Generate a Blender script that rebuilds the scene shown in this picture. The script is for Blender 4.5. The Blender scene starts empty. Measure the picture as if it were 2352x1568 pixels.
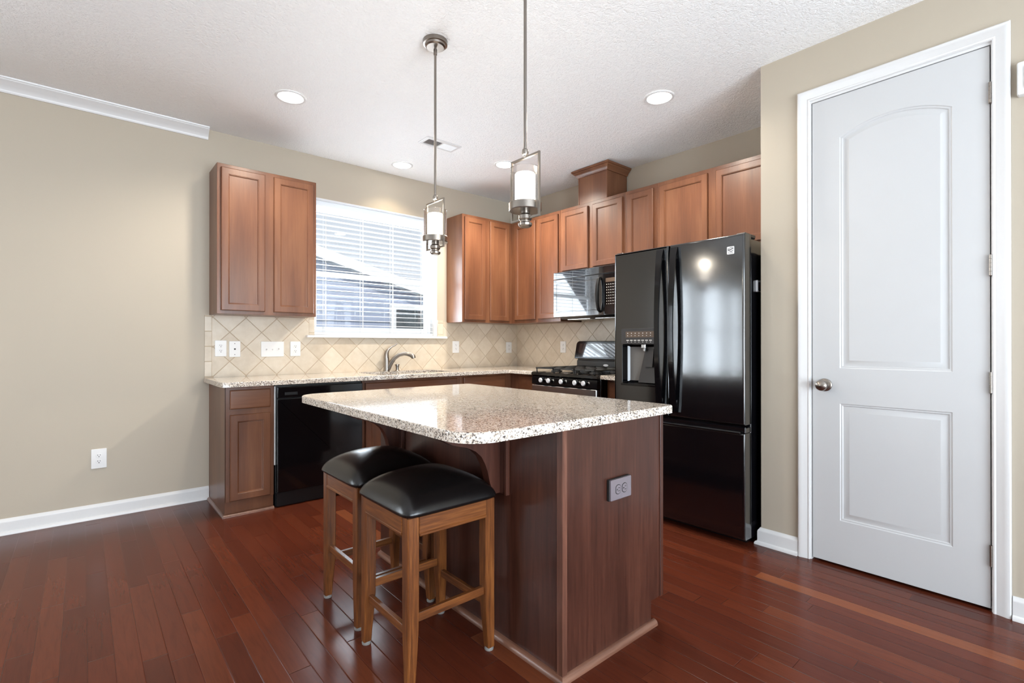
import bpy, bmesh, math, random
from mathutils import Vector
R = math.radians
rnd = random.Random(7)
sc = bpy.context.scene
COL = sc.collection

# ------------------------------------------------------------------ camera, world, daylight, exposure
cam = bpy.data.cameras.new('camera')
cam_o = bpy.data.objects.new('camera', cam); COL.objects.link(cam_o)
cam_o.location = (-3.7625, -4.2684, 1.1502)
cam_o.rotation_euler = (R(90) + 0.0022, 0, -0.7127)
cam.sensor_width = 36.0
cam.lens = 36.0 * 1139.31 / 2352
cam.shift_y = 2.5 / 2352
cam.clip_start = 0.05
sc.camera = cam_o

world = bpy.data.worlds.new('sky'); sc.world = world; world.use_nodes = True
wn = world.node_tree.nodes; wl = world.node_tree.links
bg = wn['Background']
wtc = wn.new('ShaderNodeTexCoord'); wsep = wn.new('ShaderNodeSeparateXYZ'); wramp = wn.new('ShaderNodeValToRGB')
wl.new(wtc.outputs['Generated'], wsep.inputs[0]); wl.new(wsep.outputs['Z'], wramp.inputs[0]); wl.new(wramp.outputs[0], bg.inputs[0])
wramp.color_ramp.elements[0].position = 0.0; wramp.color_ramp.elements[0].color = (0.86, 0.92, 0.98, 1)
wramp.color_ramp.elements[1].position = 0.7; wramp.color_ramp.elements[1].color = (0.66, 0.80, 1.0, 1)
bg.inputs[1].default_value = 0.66

def area(name, loc, rot, sx, sy, power, color):
    l = bpy.data.lights.new(name, 'AREA'); l.shape = 'RECTANGLE'; l.size = sx; l.size_y = sy
    l.energy = power; l.color = color
    o = bpy.data.objects.new(name, l); COL.objects.link(o); o.location = loc; o.rotation_euler = rot
    return o
DAY = (0.80, 0.905, 1.0)
# daylight entering by the windows of the living room behind the camera, each just outside its panes
area('daylight_front', (-3.3, -7.05, 1.25), (R(115), 0, 0), 3.4, 2.0, 335, DAY)
area('daylight_left', (-8.06, -3.4, 1.30), (R(115), 0, R(-90)), 3.4, 2.0, 16, DAY)
for wx, ww in ((-5.56, .44), (-6.53, .70), (-7.42, .48)):
    area('daylight_back', (wx, 0.095, 1.38), (R(-90), 0, 0), ww, 1.60, 82 * ww / .6, DAY)
area('daylight_kitchen', (-1.68, 0.32, 1.74), (R(-128), 0, 0), 1.15, 1.05, 58, DAY)

sun = bpy.data.lights.new('sun', 'SUN'); sun.energy = 2.6; sun.color = (1, .96, .9); sun.angle = R(2)  # weak sun added to brighten the siding of the neighbor house
siding_sun_o = bpy.data.objects.new('sun', sun); COL.objects.link(siding_sun_o); siding_sun_o.location = (-3, -12, 12)
siding_sun_o.rotation_euler = Vector((.25, .62, -.74)).to_track_quat('-Z', 'Y').to_euler()
sc.view_settings.view_transform = 'Standard'
sc.view_settings.look = 'None'
sc.view_settings.gamma = 1.0
sc.view_settings.exposure = 0.44
sc.view_settings.use_curve_mapping = False
cy = sc.cycles
cy.max_bounces = 12; cy.diffuse_bounces = 6; cy.glossy_bounces = 5; cy.transmission_bounces = 6; cy.transparent_max_bounces = 24
cy.caustics_reflective = False; cy.caustics_refractive = False
cy.sample_clamp_indirect = 6.0
cy.use_denoising = True

# ------------------------------------------------------------------ materials
def srgb(r, g, b):
    f = lambda c: (c / 255 / 12.92) if c / 255 <= 0.04045 else ((c / 255 + 0.055) / 1.055) ** 2.4
    return (f(r), f(g), f(b), 1)

class NT:
    def __init__(s, name):
        s.m = bpy.data.materials.new(name); s.m.use_nodes = True
        s.t = s.m.node_tree; s.n = s.t.nodes; s.l = s.t.links
        s.b = s.n['Principled BSDF']
    def new(s, kind, **kw):
        n = s.n.new('ShaderNode' + kind)
        for k, v in kw.items(): setattr(n, k, v)
        return n
    def put(s, inp, v):
        if hasattr(v, 'links') or hasattr(v, 'is_linked') and hasattr(v, 'is_output'): s.l.new(v, inp)
        else: inp.default_value = v
    def math(s, op, a, b=None, c=None):
        n = s.new('Math', operation=op)
        for i, v in enumerate((a, b, c)):
            if v is None: continue
            if isinstance(v, (int, float)): n.inputs[i].default_value = v
            else: s.l.new(v, n.inputs[i])
        return n.outputs[0]
    def noise(s, vec, scale, detail=4, rough=.55):
        n = s.new('TexNoise'); n.inputs['Scale'].default_value = scale; n.inputs['Detail'].default_value = detail
        n.inputs['Roughness'].default_value = rough
        if vec is not None: s.l.new(vec, n.inputs['Vector'])
        return n
    def ramp(s, fac, stops, interp='LINEAR'):
        n = s.new('ValToRGB'); cr = n.color_ramp; cr.interpolation = interp
        while len(cr.elements) > 1: cr.elements.remove(cr.elements[-1])
        cr.elements[0].position, cr.elements[0].color = stops[0]
        for p, c in stops[1:]:
            e = cr.elements.new(p); e.color = c
        s.l.new(fac, n.inputs[0]); return n.outputs[0]
    def mix(s, fac, a, b, mode='MIX'):
        n = s.new('Mix', data_type='RGBA', blend_type=mode)
        for i, v in ((0, fac), (6, a), (7, b)):
            if isinstance(v, (int, float)): n.inputs[i].default_value = v
            elif isinstance(v, tuple): n.inputs[i].default_value = v
            else: s.l.new(v, n.inputs[i])
        return n.outputs[2]
    def coords(s, kind='Object'):
        return s.new('TexCoord').outputs[kind]
    def pos(s):
        return s.new('NewGeometry').outputs['Position']
    def scaled(s, vec, sx, sy, sz):
        n = s.new('Mapping'); n.inputs['Scale'].default_value = (sx, sy, sz); s.l.new(vec, n.inputs[0]); return n.outputs[0]
    def bump(s, height, strength, dist):
        n = s.new('Bump'); n.inputs['Strength'].default_value = strength; n.inputs['Distance'].default_value = dist
        s.l.new(height, n.inputs['Height']); s.l.new(n.outputs[0], s.b.inputs['Normal']); return n
    def set(s, **kw):
        for k, v in kw.items():
            inp = s.b.inputs[k.replace('_', ' ')]
            if isinstance(v, (int, float, tuple)): inp.default_value = v
            else: s.l.new(v, inp)
        return s.m

def plain(name, col, rough=.5, metal=0, noise_scale=60, noise_amt=.04, bump=0, coat=0, bump_scale=None, spec=.5):
    t = NT(name); v = t.coords()
    n = t.noise(v, noise_scale, 3)
    c2 = tuple(max(0, x * (1 - noise_amt * 2)) for x in col[:3]) + (1,)
    c = t.mix(n.outputs[0], c2, tuple(min(1, x * (1 + noise_amt)) for x in col[:3]) + (1,))
    if bump:
        nb = t.noise(v, bump_scale or noise_scale * 4, 3); t.bump(nb.outputs[0], bump, .002)
    t.set(Base_Color=c, Roughness=rough, Metallic=metal, Coat_Weight=coat, Coat_Roughness=.08)
    t.b.inputs['Specular IOR Level'].default_value = spec
    return t.m

def wood(name, dark, mid, light, rough=.3, grain=1.0, coat=.25, axis='Z', vein=.35, spec=.5, lo=.36, hi=.62):
    t = NT(name); v = t.coords()
    a, b = 30 * grain, 1.6 * grain
    sv = t.scaled(v, a if axis != 'X' else b, a if axis != 'Y' else b, a if axis != 'Z' else b)
    fine = t.noise(sv, 3.0, 6, .65)
    a2, b2 = 5 * grain, .7 * grain
    sv2 = t.scaled(v, a2 if axis != 'X' else b2, a2 if axis != 'Y' else b2, a2 if axis != 'Z' else b2)
    broad = t.noise(sv2, 1.6, 3, .5)
    broad.inputs['Distortion'].default_value = .6
    k = t.math('ADD', t.math('MULTIPLY', fine.outputs[0], vein), t.math('MULTIPLY', broad.outputs[0], 1 - vein))
    c = t.ramp(k, [(lo, dark), (.50, mid), (hi, light)])
    t.bump(fine.outputs[0], .06, .001)
    return t.set(Base_Color=c, Roughness=rough, Coat_Weight=coat, Coat_Roughness=.18, Specular_IOR_Level=spec)

def paint(name, col, bump=.1, scale=240, rough=.6):
    t = NT(name); p = t.pos(); n = t.noise(p, scale, 3); n2 = t.noise(p, 1.3, 2)
    c = t.mix(n2.outputs[0], tuple(x * .965 for x in col[:3]) + (1,), col)
    t.bump(n.outputs[0], bump, .002)
    return t.set(Base_Color=c, Roughness=rough)

def ceiling_mat():
    t = NT('ceiling_knockdown_texture'); p = t.pos()
    n = t.noise(p, 90, 5, .62); n2 = t.noise(p, 38, 3, .6)
    h = t.math('ADD', n.outputs[0], t.math('MULTIPLY', n2.outputs[0], .8))
    k = t.ramp(h, [(.42, (0, 0, 0, 1)), (.62, (1, 1, 1, 1))]) if False else t.math('SMOOTH_MIN', h, 1.0, .2)
    t.bump(k, .75, .014)
    c = t.mix(n.outputs[0], srgb(244, 243, 242), srgb(251, 251, 250))
    return t.set(Base_Color=c, Roughness=.9)

def floor_mat():
    t = NT('cherry_plank_floor'); p = t.pos()
    sep = t.new('SeparateXYZ'); t.l.new(p, sep.inputs[0]); X, Y = sep.outputs[0], sep.outputs[1]
    W = .0757
    u = t.math('DIVIDE', t.math('ADD', X, 3.901 + 40 * W), W)
    row = t.math('FLOOR', u); fu = t.math('FRACT', u)
    w1 = t.new('TexWhiteNoise', noise_dimensions='1D'); t.l.new(row, w1.inputs['W'])
    L = t.math('ADD', .55, t.math('MULTIPLY', w1.outputs[0], .6))
    v = t.math('DIVIDE', t.math('ADD', Y, t.math('ADD', 20.0, t.math('MULTIPLY', w1.outputs[0], 7.3))), L)
    colv = t.math('FLOOR', v); fv = t.math('FRACT', v)
    cmb = t.new('CombineXYZ'); t.l.new(row, cmb.inputs[0]); t.l.new(colv, cmb.inputs[1])
    w2 = t.new('TexWhiteNoise', noise_dimensions='2D'); t.l.new(cmb.outputs[0], w2.inputs['Vector'])
    tone = w2.outputs[0]
    base = t.ramp(tone, [(0, srgb(74, 32, 20)), (.35, srgb(80, 35, 21)), (.7, srgb(85, 38, 23)), (.95, srgb(91, 43, 26)), (1, srgb(116, 64, 38))])
    off = t.new('CombineXYZ'); t.l.new(t.math('MULTIPLY', X, 34), off.inputs[0]); t.l.new(t.math('MULTIPLY', Y, 2.6), off.inputs[1]); t.l.new(t.math('MULTIPLY', tone, 37), off.inputs[2])
    g = t.noise(off.outputs[0], 1.6, 7, .68); g.inputs['Distortion'].default_value = .8
    gr = t.ramp(g.outputs[0], [(.30, (.80, .79, .78, 1)), (.5, (1, 1, 1, 1)), (.7, (1.10, 1.07, 1.05, 1))])
    c = t.mix(1.0, base, gr, 'MULTIPLY')
    du = t.math('MULTIPLY', t.math('MINIMUM', fu, t.math('SUBTRACT', 1, fu)), W)
    dv = t.math('MULTIPLY', t.math('MINIMUM', fv, t.math('SUBTRACT', 1, fv)), L)
    d = t.math('MINIMUM', du, dv)
    gap = t.math('LESS_THAN', d, .0008)
    c = t.mix(t.math('MULTIPLY', gap, .55), c, srgb(52, 22, 14))
    hgt = t.math('MINIMUM', t.math('DIVIDE', d, .0028), 1.0)
    dirt = t.noise(p, 2.2, 4, .6)
    t.bump(t.math('ADD', hgt, t.math('MULTIPLY', g.outputs[0], .12)), .55, .0012)
    r = t.math('ADD', .17, t.math('MULTIPLY', dirt.outputs[0], .14))
    return t.set(Base_Color=c, Roughness=r, Specular_IOR_Level=.2)

def granite():
    t = NT('speckled_granite'); v = t.coords()
    wob = t.noise(v, 160, 2)
    vv = t.new('VectorMath', operation='MULTIPLY_ADD')
    t.l.new(wob.outputs[1], vv.inputs[0]); vv.inputs[1].default_value = (.006, .006, .006); t.l.new(v, vv.inputs[2])
    vo = t.new('TexVoronoi'); vo.inputs['Scale'].default_value = 235; t.l.new(vv.outputs[0], vo.inputs['Vector'])
    sp = t.new('SeparateColor'); t.l.new(vo.outputs['Color'], sp.inputs[0])
    cloud = t.noise(v, 26, 3)
    k = t.math('ADD', t.math('MULTIPLY', sp.outputs[0], .82), t.math('MULTIPLY', cloud.outputs[0], .30))
    c = t.ramp(k, [(0, srgb(62, 56, 54)), (.20, srgb(104, 94, 88)), (.30, srgb(152, 138, 126)), (.40, srgb(202, 188, 172)), (.56, srgb(218, 206, 192)), (.80, srgb(232, 225, 216)), (.98, srgb(184, 164, 142))], 'CONSTANT')
    f = t.noise(v, 420, 2)
    c = t.mix(t.math('MULTIPLY', f.outputs[0], .15), c, srgb(150, 138, 128))
    return t.set(Base_Color=c, Roughness=.07, Coat_Weight=.3, Coat_Roughness=.04)

def tile_mat(name, horiz, u0, z0, D=.2235, straight=None):
    t = NT(name); p = t.pos(); sep = t.new('SeparateXYZ'); t.l.new(p, sep.inputs[0])
    U = sep.outputs[horiz]; Z = sep.outputs[2]
    if straight is None:
        a = t.math('DIVIDE', t.math('ADD', t.math('ADD', U, Z), 30 * D - u0 - z0), D)
        b = t.math('DIVIDE', t.math('ADD', t.math('SUBTRACT', U, Z), 30 * D - u0 + z0), D)
        k = D / math.sqrt(2)
    else:
        a = t.math('ADD', t.math('MULTIPLY', U, 0), .5)
        b = t.math('DIVIDE', t.math('ADD', Z, 10 * straight - z0), straight); k = straight
    fa, fb = t.math('FRACT', a), t.math('FRACT', b)
    da = t.math('MINIMUM', fa, t.math('SUBTRACT', 1, fa)); db = t.math('MINIMUM', fb, t.math('SUBTRACT', 1, fb))
    d = t.math('MULTIPLY', t.math('MINIMUM', da, db), k)
    cmb = t.new('CombineXYZ'); t.l.new(t.math('FLOOR', a), cmb.inputs[0]); t.l.new(t.math('FLOOR', b), cmb.inputs[1])
    wn_ = t.new('TexWhiteNoise', noise_dimensions='2D'); t.l.new(cmb.outputs[0], wn_.inputs['Vector'])
    st = t.noise(p, 14, 5, .6); fine = t.noise(p, 120, 4, .7)
    kk = t.math('ADD', t.math('MULTIPLY', st.outputs[0], .7), t.math('MULTIPLY', wn_.outputs[0], .3))
    base = t.ramp(kk, [(.25, srgb(186, 171, 150)), (.5, srgb(198, 185, 166)), (.75, srgb(208, 197, 180))])
    pit = t.ramp(fine.outputs[0], [(.28, (.78, .75, .72, 1)), (.38, (1, 1, 1, 1))])
    base = t.mix(1.0, base, pit, 'MULTIPLY')
    g = t.math('LESS_THAN', d, .0016)
    c = t.mix(g, base, srgb(178, 158, 132))
    t.bump(t.math('MINIMUM', t.math('DIVIDE', d, .004), 1.0), .7, .003)
    return t.set(Base_Color=c, Roughness=.42)

def emit(name, col, strength):
    t = NT(name); v = t.coords(); n = t.noise(v, 5, 1)
    c = t.mix(n.outputs[0], tuple(x * .98 for x in col[:3]) + (1,), col)
    t.set(Base_Color=c, Emission_Color=c, Emission_Strength=strength, Roughness=.4)
    return t.m

def clear_glass(name, tint=(1, 1, 1, 1), gloss=.10, haze=0.0):
    t = NT(name); out = t.n['Material Output']
    tr = t.new('BsdfTransparent'); tr.inputs[0].default_value = tint
    gl = t.new('BsdfGlossy'); gl.inputs['Roughness'].default_value = .02
    lw = t.new('LayerWeight'); lw.inputs[0].default_value = .35
    f = t.math('ADD', t.math('MULTIPLY', lw.outputs[0], .55), gloss * .3)
    mx = t.new('MixShader'); t.l.new(f, mx.inputs[0]); t.l.new(tr.outputs[0], mx.inputs[1]); t.l.new(gl.outputs[0], mx.inputs[2])
    t.l.new(mx.outputs[0], out.inputs[0])
    t.n.remove(t.b)
    return t.m

def siding_mat():
    t = NT('lap_siding'); p = t.pos(); sep = t.new('SeparateXYZ'); t.l.new(p, sep.inputs[0])
    n = t.noise(t.scaled(p, 3, 3, 40), 2, 4)
    c = t.mix(n.outputs[0], srgb(150, 160, 182), srgb(164, 174, 196))
    return t.set(Base_Color=c, Roughness=.7)

M = {}
M['wall'] = paint('beige_wall_paint', srgb(181, 170, 153))
M['ceiling'] = ceiling_mat()
M['trim'] = plain('white_trim_paint', srgb(218, 217, 216), .35, noise_amt=.01)
M['door_paint'] = plain('white_door_paint', srgb(196, 196, 196), .32, noise_scale=5, noise_amt=.012, bump=.02)
M['floor'] = floor_mat()
M['cab'] = wood('stained_maple_cabinet', srgb(94, 58, 39), srgb(109, 69, 47), srgb(121, 80, 55), .33, .8, .08, vein=.3, spec=.42)
M['cab_h'] = wood('stained_maple_horizontal', srgb(94, 58, 39), srgb(109, 69, 47), srgb(121, 80, 55), .30, .8, .12, axis='X', vein=.3, spec=.33)
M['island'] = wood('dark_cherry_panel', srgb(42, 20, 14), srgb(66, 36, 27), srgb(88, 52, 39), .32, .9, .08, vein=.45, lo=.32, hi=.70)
M['shoe'] = wood('worn_cherry_moulding', srgb(84, 52, 39), srgb(106, 70, 54), srgb(126, 88, 70), .35, 1.0, .3, axis='Y')
M['shoe_x'] = wood('worn_cherry_moulding_across', srgb(84, 52, 39), srgb(106, 70, 54), srgb(126, 88, 70), .35, 1.0, .3, axis='X')
M['edge'] = wood('worn_cherry_edge', srgb(70, 42, 33), srgb(98, 62, 49), srgb(128, 86, 70), .35, 1.0, .1)
M['stool'] = wood('oak_stool_wood', srgb(66, 34, 14), srgb(104, 58, 25), srgb(132, 80, 38), .36, 1.6, .2, vein=.5)
M['stool_x'] = wood('oak_stool_wood_across', srgb(66, 34, 14), srgb(104, 58, 25), srgb(132, 80, 38), .36, 1.6, .2, axis='X', vein=.5)
M['stool_y'] = wood('oak_stool_wood_along', srgb(66, 34, 14), srgb(104, 58, 25), srgb(132, 80, 38), .36, 1.6, .2, axis='Y', vein=.5)
M['granite'] = granite()
M['tile_back'] = tile_mat('diagonal_stone_tile_back', 0, -2.919, 1.238)
M['tile_right'] = tile_mat('diagonal_stone_tile_right', 1, -.675, 1.241)
M['tile_border'] = tile_mat('straight_stone_tile_border', 0, 0, .905, straight=.1125)
M['grout'] = plain('tile_grout', srgb(186, 166, 140), .8)
M['black_gloss'] = plain('glossy_black_enamel', srgb(9, 9, 11), .09, noise_amt=0, coat=.1, spec=.4)
M['fridge'] = plain('satin_black_steel', srgb(8, 8, 11), .15, noise_amt=0, bump=.006, bump_scale=260, coat=.6)
M['fridge'].node_tree.nodes['Principled BSDF'].inputs['IOR'].default_value = 1.75
M['black_glass'] = plain('black_mirror_glass', srgb(14, 15, 18), .02, noise_amt=0, coat=1.0, spec=1.0)
M['black_satin'] = plain('satin_black_plastic', srgb(16, 16, 17), .3, noise_amt=0)
M['charcoal'] = plain('charcoal_control_panel', srgb(38, 33, 31), .35, noise_amt=.02)
M['display'] = plain('brown_display_glass', srgb(96, 80, 68), .15, noise_amt=.02)
M['iron'] = plain('cast_iron', srgb(26, 25, 24), .55, noise_amt=.1, bump=.15)
M['nickel'] = plain('brushed_nickel', srgb(150, 142, 134), .30, 1.0, noise_amt=.03)
M['steel'] = plain('stainless_steel', srgb(190, 190, 190), .22, 1.0, noise_amt=.03)
M['silver'] = plain('silver_knob_face', srgb(222, 222, 224), .3, .3, noise_amt=.01)
M['bronze'] = plain('dark_nickel_canopy', srgb(140, 132, 125), .32, 1.0, noise_amt=.03)
M['plastic'] = plain('white_plastic', srgb(222, 221, 219), .35, noise_amt=.005)
M['slot'] = plain('dark_slot', srgb(30, 28, 28), .6, noise_amt=0)
M['grey_plate'] = plain('bronze_outlet_plate', srgb(150, 142, 150), .22, .6, noise_amt=.02)
M['leather'] = plain('black_leather', srgb(14, 12, 12), .27, noise_scale=30, noise_amt=.02, bump=.05, bump_scale=420)
M['vinyl'] = plain('white_vinyl', srgb(240, 241, 242), .4, noise_amt=.005)
M['slat'] = plain('white_blind_slat', srgb(246, 246, 246), .45, noise_amt=.005)
_t = M['slat'].node_tree; _tl = _t.nodes.new('ShaderNodeBsdfTranslucent'); _tl.inputs[0].default_value = (.93, .95, .98, 1)
_mx = _t.nodes.new('ShaderNodeMixShader'); _mx.inputs[0].default_value = .4
_t.links.new(_t.nodes['Principled BSDF'].outputs[0], _mx.inputs[1]); _t.links.new(_tl.outputs[0], _mx.inputs[2]); _t.links.new(_mx.outputs[0], _t.nodes['Material Output'].inputs[0])
M['cord'] = plain('white_cord', srgb(228, 227, 222), .8)
M['glass'] = clear_glass('window_glass')
M['lampglass'] = clear_glass('clear_lamp_glass', (1, .985, .97, 1), .12)
M['can'] = emit('recessed_lamp_glow', (1, .97, .92, 1), 9)
M['frost'] = emit('frosted_lamp_glow', (1, .95, .86, 1), 9)
M['bulb'] = emit('chandelier_bulb_glow', (1, .78, .52, 1), 5)
M['rubber'] = plain('grey_foot_glide', srgb(120, 116, 112), .6)
M['siding'] = siding_mat()
M['house_trim'] = plain('white_house_trim', srgb(228, 230, 232), .6)
M['house_roof'] = plain('dark_roof', srgb(88, 90, 98), .85, noise_scale=40, noise_amt=.2)
M['house_glass'] = plain('dark_house_glass', srgb(92, 100, 104), .2, noise_scale=6, noise_amt=.25)
M['lawn'] = plain('lawn_ground', srgb(110, 124, 92), .9, noise_scale=30, noise_amt=.2)
M['leaf'] = plain('shrub_leaves', srgb(96, 124, 84), .8, noise_scale=14, noise_amt=.3, bump=.6, bump_scale=30)
M['text_white'] = plain('white_print', srgb(210, 205, 198), .5, noise_amt=0)
M['dark'] = plain('closet_shade_wall', srgb(40, 38, 40), .9)  # closet's unlit gloom put into the colour of the wall behind the door

# ------------------------------------------------------------------ mesh builder
def FA(y0): return lambda u, v, w: (u, y0 - w, v)          # u = x, v = z, w towards the room (back wall)
def FB(x0): return lambda u, v, w: (x0 - w, u, v)          # u = y, v = z, w towards the room (right wall)
def FZ(z0): return lambda u, v, w: (u, v, z0 + w)
def FF(y0): return lambda u, v, w: (u, y0 - w, v)
ORG = {}

class MB:
    def __init__(s): s.bm = bmesh.new()
    def _take(s, t):
        bmesh.ops.recalc_face_normals(t, faces=t.faces)
        me = bpy.data.meshes.new('t'); t.to_mesh(me); t.free(); s.bm.from_mesh(me); bpy.data.meshes.remove(me); return s
    def box(s, x0, x1, y0, y1, z0, z1, b=0, seg=1):
        t = bmesh.new()
        x0, x1 = min(x0, x1), max(x0, x1); y0, y1 = min(y0, y1), max(y0, y1); z0, z1 = min(z0, z1), max(z0, z1)
        vs = [t.verts.new((x, y, z)) for x in (x0, x1) for y in (y0, y1) for z in (z0, z1)]
        for f in ((0, 1, 3, 2), (4, 6, 7, 5), (0, 4, 5, 1), (2, 3, 7, 6), (0, 2, 6, 4), (1, 5, 7, 3)): t.faces.new([vs[i] for i in f])
        b = min(b, .45 * min(x1 - x0, y1 - y0, z1 - z0))
        if b > 0: bmesh.ops.bevel(t, geom=list(t.edges), offset=b, segments=seg, affect='EDGES', profile=.6)
        return s._take(t)
    def fbox(s, F, u0, u1, v0, v1, w0, w1, b=0, seg=1):
        p, q = F(u0, v0, w0), F(u1, v1, w1)
        return s.box(p[0], q[0], p[1], q[1], p[2], q[2], b, seg)
    def rings(s, rings, caps=(True, True), closed=True):
        t = bmesh.new(); vr = [[t.verts.new(p) for p in r] for r in rings]; n = len(vr[0])
        for a, b in zip(vr, vr[1:]):
            for i in range(n if closed else n - 1):
                j = (i + 1) % n
                try: t.faces.new((a[i], a[j], b[j], b[i]))
                except ValueError: pass
        if caps[0]: t.faces.new(vr[0])
        if caps[1]: t.faces.new(list(reversed(vr[-1])))
        return s._take(t)
    def slab(s, F, outer, w0, w1, bev=.003, holes=(), hole_bev=0, seg=2):
        """flat plate with the outline OUTER (u, v), rounded front edge and holes through it"""
        t = bmesh.new()
        def ring(pts, w): return [t.verts.new(F(u, v, w)) for u, v in pts]
        def sides(a, b):
            for i in range(len(a)):
                j = (i + 1) % len(a); t.faces.new((a[i], a[j], b[j], b[i]))
        rs = [ring(outer, w0)]
        if bev:
            for k in range(seg + 1):
                an = (math.pi / 2) * k / seg
                rs.append(ring(inset(outer, bev * (1 - math.cos(an))), w1 - bev + bev * math.sin(an)))
        else: rs.append(ring(outer, w1))
        for a, b in zip(rs, rs[1:]): sides(a, b)
        fe, be = [], []
        def edges(r, dst):
            for i in range(len(r)):
                e = t.edges.get((r[i], r[(i + 1) % len(r)])) or t.edges.new((r[i], r[(i + 1) % len(r)])); dst.append(e)
        edges(rs[-1], fe); edges(rs[0], be)
        for h in holes:
            hb, hf = ring(h, w0), ring(h, w1); sides(hb, hf); edges(hf, fe); edges(hb, be)
        if holes:
            bmesh.ops.triangle_fill(t, use_beauty=True, use_dissolve=False, edges=fe)
            bmesh.ops.triangle_fill(t, use_beauty=True, use_dissolve=False, edges=be)
        else:
            t.faces.new(rs[-1]); t.faces.new(list(reversed(rs[0])))
        return s._take(t)
    def lathe(s, prof, c, seg=24, axis='Z'):
        rs = []
        for r, h in prof:
            ring = []
            for i in range(seg):
                a = 2 * math.pi * i / seg; p, q = max(r, 1e-4) * math.cos(a), max(r, 1e-4) * math.sin(a)
                ring.append({'Z': (c[0] + p, c[1] + q, c[2] + h), 'X': (c[0] + h, c[1] + p, c[2] + q), 'Y': (c[0] + p, c[1] + h, c[2] + q)}[axis])
            rs.append(ring)
        return s.rings(rs)
    def tube(s, pts, rad, seg=10, flat=1.0):
        pts = [Vector(p) for p in pts]; n = len(pts); rs = []
        up = Vector((0, 0, 1)); prev = None
        for i, p in enumerate(pts):
            d = (pts[min(i + 1, n - 1)] - pts[max(i - 1, 0)]).normalized()
            if prev is None:
                a = d.cross(up)
                if a.length < .1: a = d.cross(Vector((0, 1, 0)))
            else: a = prev - d * prev.dot(d)
            a.normalize(); prev = a.copy(); b = d.cross(a)
            r = rad[i] if isinstance(rad, (list, tuple)) else rad
            rs.append([tuple(p + a * (r * math.cos(2 * math.pi * k / seg)) + b * (r * flat * math.sin(2 * math.pi * k / seg))) for k in range(seg)])
        return s.rings(rs)
    def build(s, name, mat, parent=None, label=None, smooth=True, base=None):
        me = bpy.data.meshes.new(name); bm = s.bm
        if parent is not None: o0 = ORG[parent.name]
        elif base is not None: o0 = Vector(base)
        else:
            xs = [v.co for v in bm.verts]
            lo = [min(v[i] for v in xs) for i in range(3)]; hi = [max(v[i] for v in xs) for i in range(3)]
            o0 = Vector(((lo[0] + hi[0]) / 2, (lo[1] + hi[1]) / 2, lo[2]))
        for v in bm.verts: v.co -= o0
        bm.to_mesh(me); bm.free()
        me.materials.append(mat)
        if smooth:
            for p in me.polygons: p.use_smooth = True
            me.set_sharp_from_angle(angle=R(32))
        o = bpy.data.objects.new(name, me); COL.objects.link(o)
        if smooth:
            wm = o.modifiers.new('weighted_normals', 'WEIGHTED_NORMAL'); wm.mode = 'FACE_AREA'; wm.weight = 60; wm.keep_sharp = True
        if parent is not None: o.parent = parent
        else: o.location = o0
        ORG[o.name] = o0.copy()
        if label: o['label'] = label
        return o

def area2(p): return sum(p[i][0] * p[(i + 1) % len(p)][1] - p[(i + 1) % len(p)][0] * p[i][1] for i in range(len(p)))
def inset(p, d):
    if d == 0: return list(p)
    sgn = 1 if area2(p) > 0 else -1; n = len(p); out = []
    for i in range(n):
        a, b, c = p[i - 1], p[i], p[(i + 1) % n]
        e1 = Vector((b[0] - a[0], b[1] - a[1])).normalized(); e2 = Vector((c[0] - b[0], c[1] - b[1])).normalized()
        n1 = Vector((-e1.y, e1.x)) * sgn; n2 = Vector((-e2.y, e2.x)) * sgn
        m = n1 + n2; k = d / max(.3, (1 + n1.dot(n2)))
        out.append((b[0] + m.x * k, b[1] + m.y * k))
    return out
def rrect(u0, u1, v0, v1, r=0, seg=6, rs=None):
    if r == 0 and rs is None: return [(u0, v0), (u1, v0), (u1, v1), (u0, v1)]
    rr = rs or (r, r, r, r); out = []
    for (cu, cv, a0), q in zip(((u0, v0, 180), (u1, v0, 270), (u1, v1, 0), (u0, v1, 90)), rr):
        su = 1 if cu == u0 else -1; sv = 1 if cv == v0 else -1
        if q == 0: out.append((cu, cv)); continue
        for k in range(seg + 1):
            a = R(a0 + 90 * k / seg); out.append((cu + su * q + q * math.cos(a), cv + sv * q + q * math.sin(a)))
    return out

def empty(name, loc, label, cat, group=None):
    o = bpy.data.objects.new(name, None); COL.objects.link(o); o.location = loc; o.empty_display_size = .1
    ORG[o.name] = Vector(loc); return tag(o, label, cat, group)
def tag(o, label, cat, group=None):
    o['label'] = label; o['category'] = cat
    if group: o['group'] = group
    return o
def struct(o): o['kind'] = 'structure'; return o
def copy_tree(o, parent=None):
    c = o.copy(); COL.objects.link(c)
    if parent is not None: c.parent = parent
    for ch in list(o.children): copy_tree(ch, c)
    return c
def text(body, size, F, u, v, w, mat, name, parent, align='CENTER'):
    """flat lettering lying on a face"""
    cu = bpy.data.curves.new('t', 'FONT'); cu.body = body; cu.size = size; cu.align_x = align; cu.align_y = 'CENTER'; cu.extrude = .0004
    to = bpy.data.objects.new('t', cu); COL.objects.link(to)
    dg = bpy.context.evaluated_depsgraph_get(); me = bpy.data.meshes.new_from_object(to.evaluated_get(dg))
    bpy.data.objects.remove(to)
    mb = MB(); mb.bm.from_mesh(me)
    for q in mb.bm.verts: q.co = Vector(F(u + q.co.x, v + q.co.y, w + q.co.z))
    return mb.build(name, mat, parent, smooth=False)

H = 2.743          # ceiling
ZC = .8986         # worktop
XL, XC, YC = -7.8, -.813, -3.046
YF = -6.8

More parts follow.
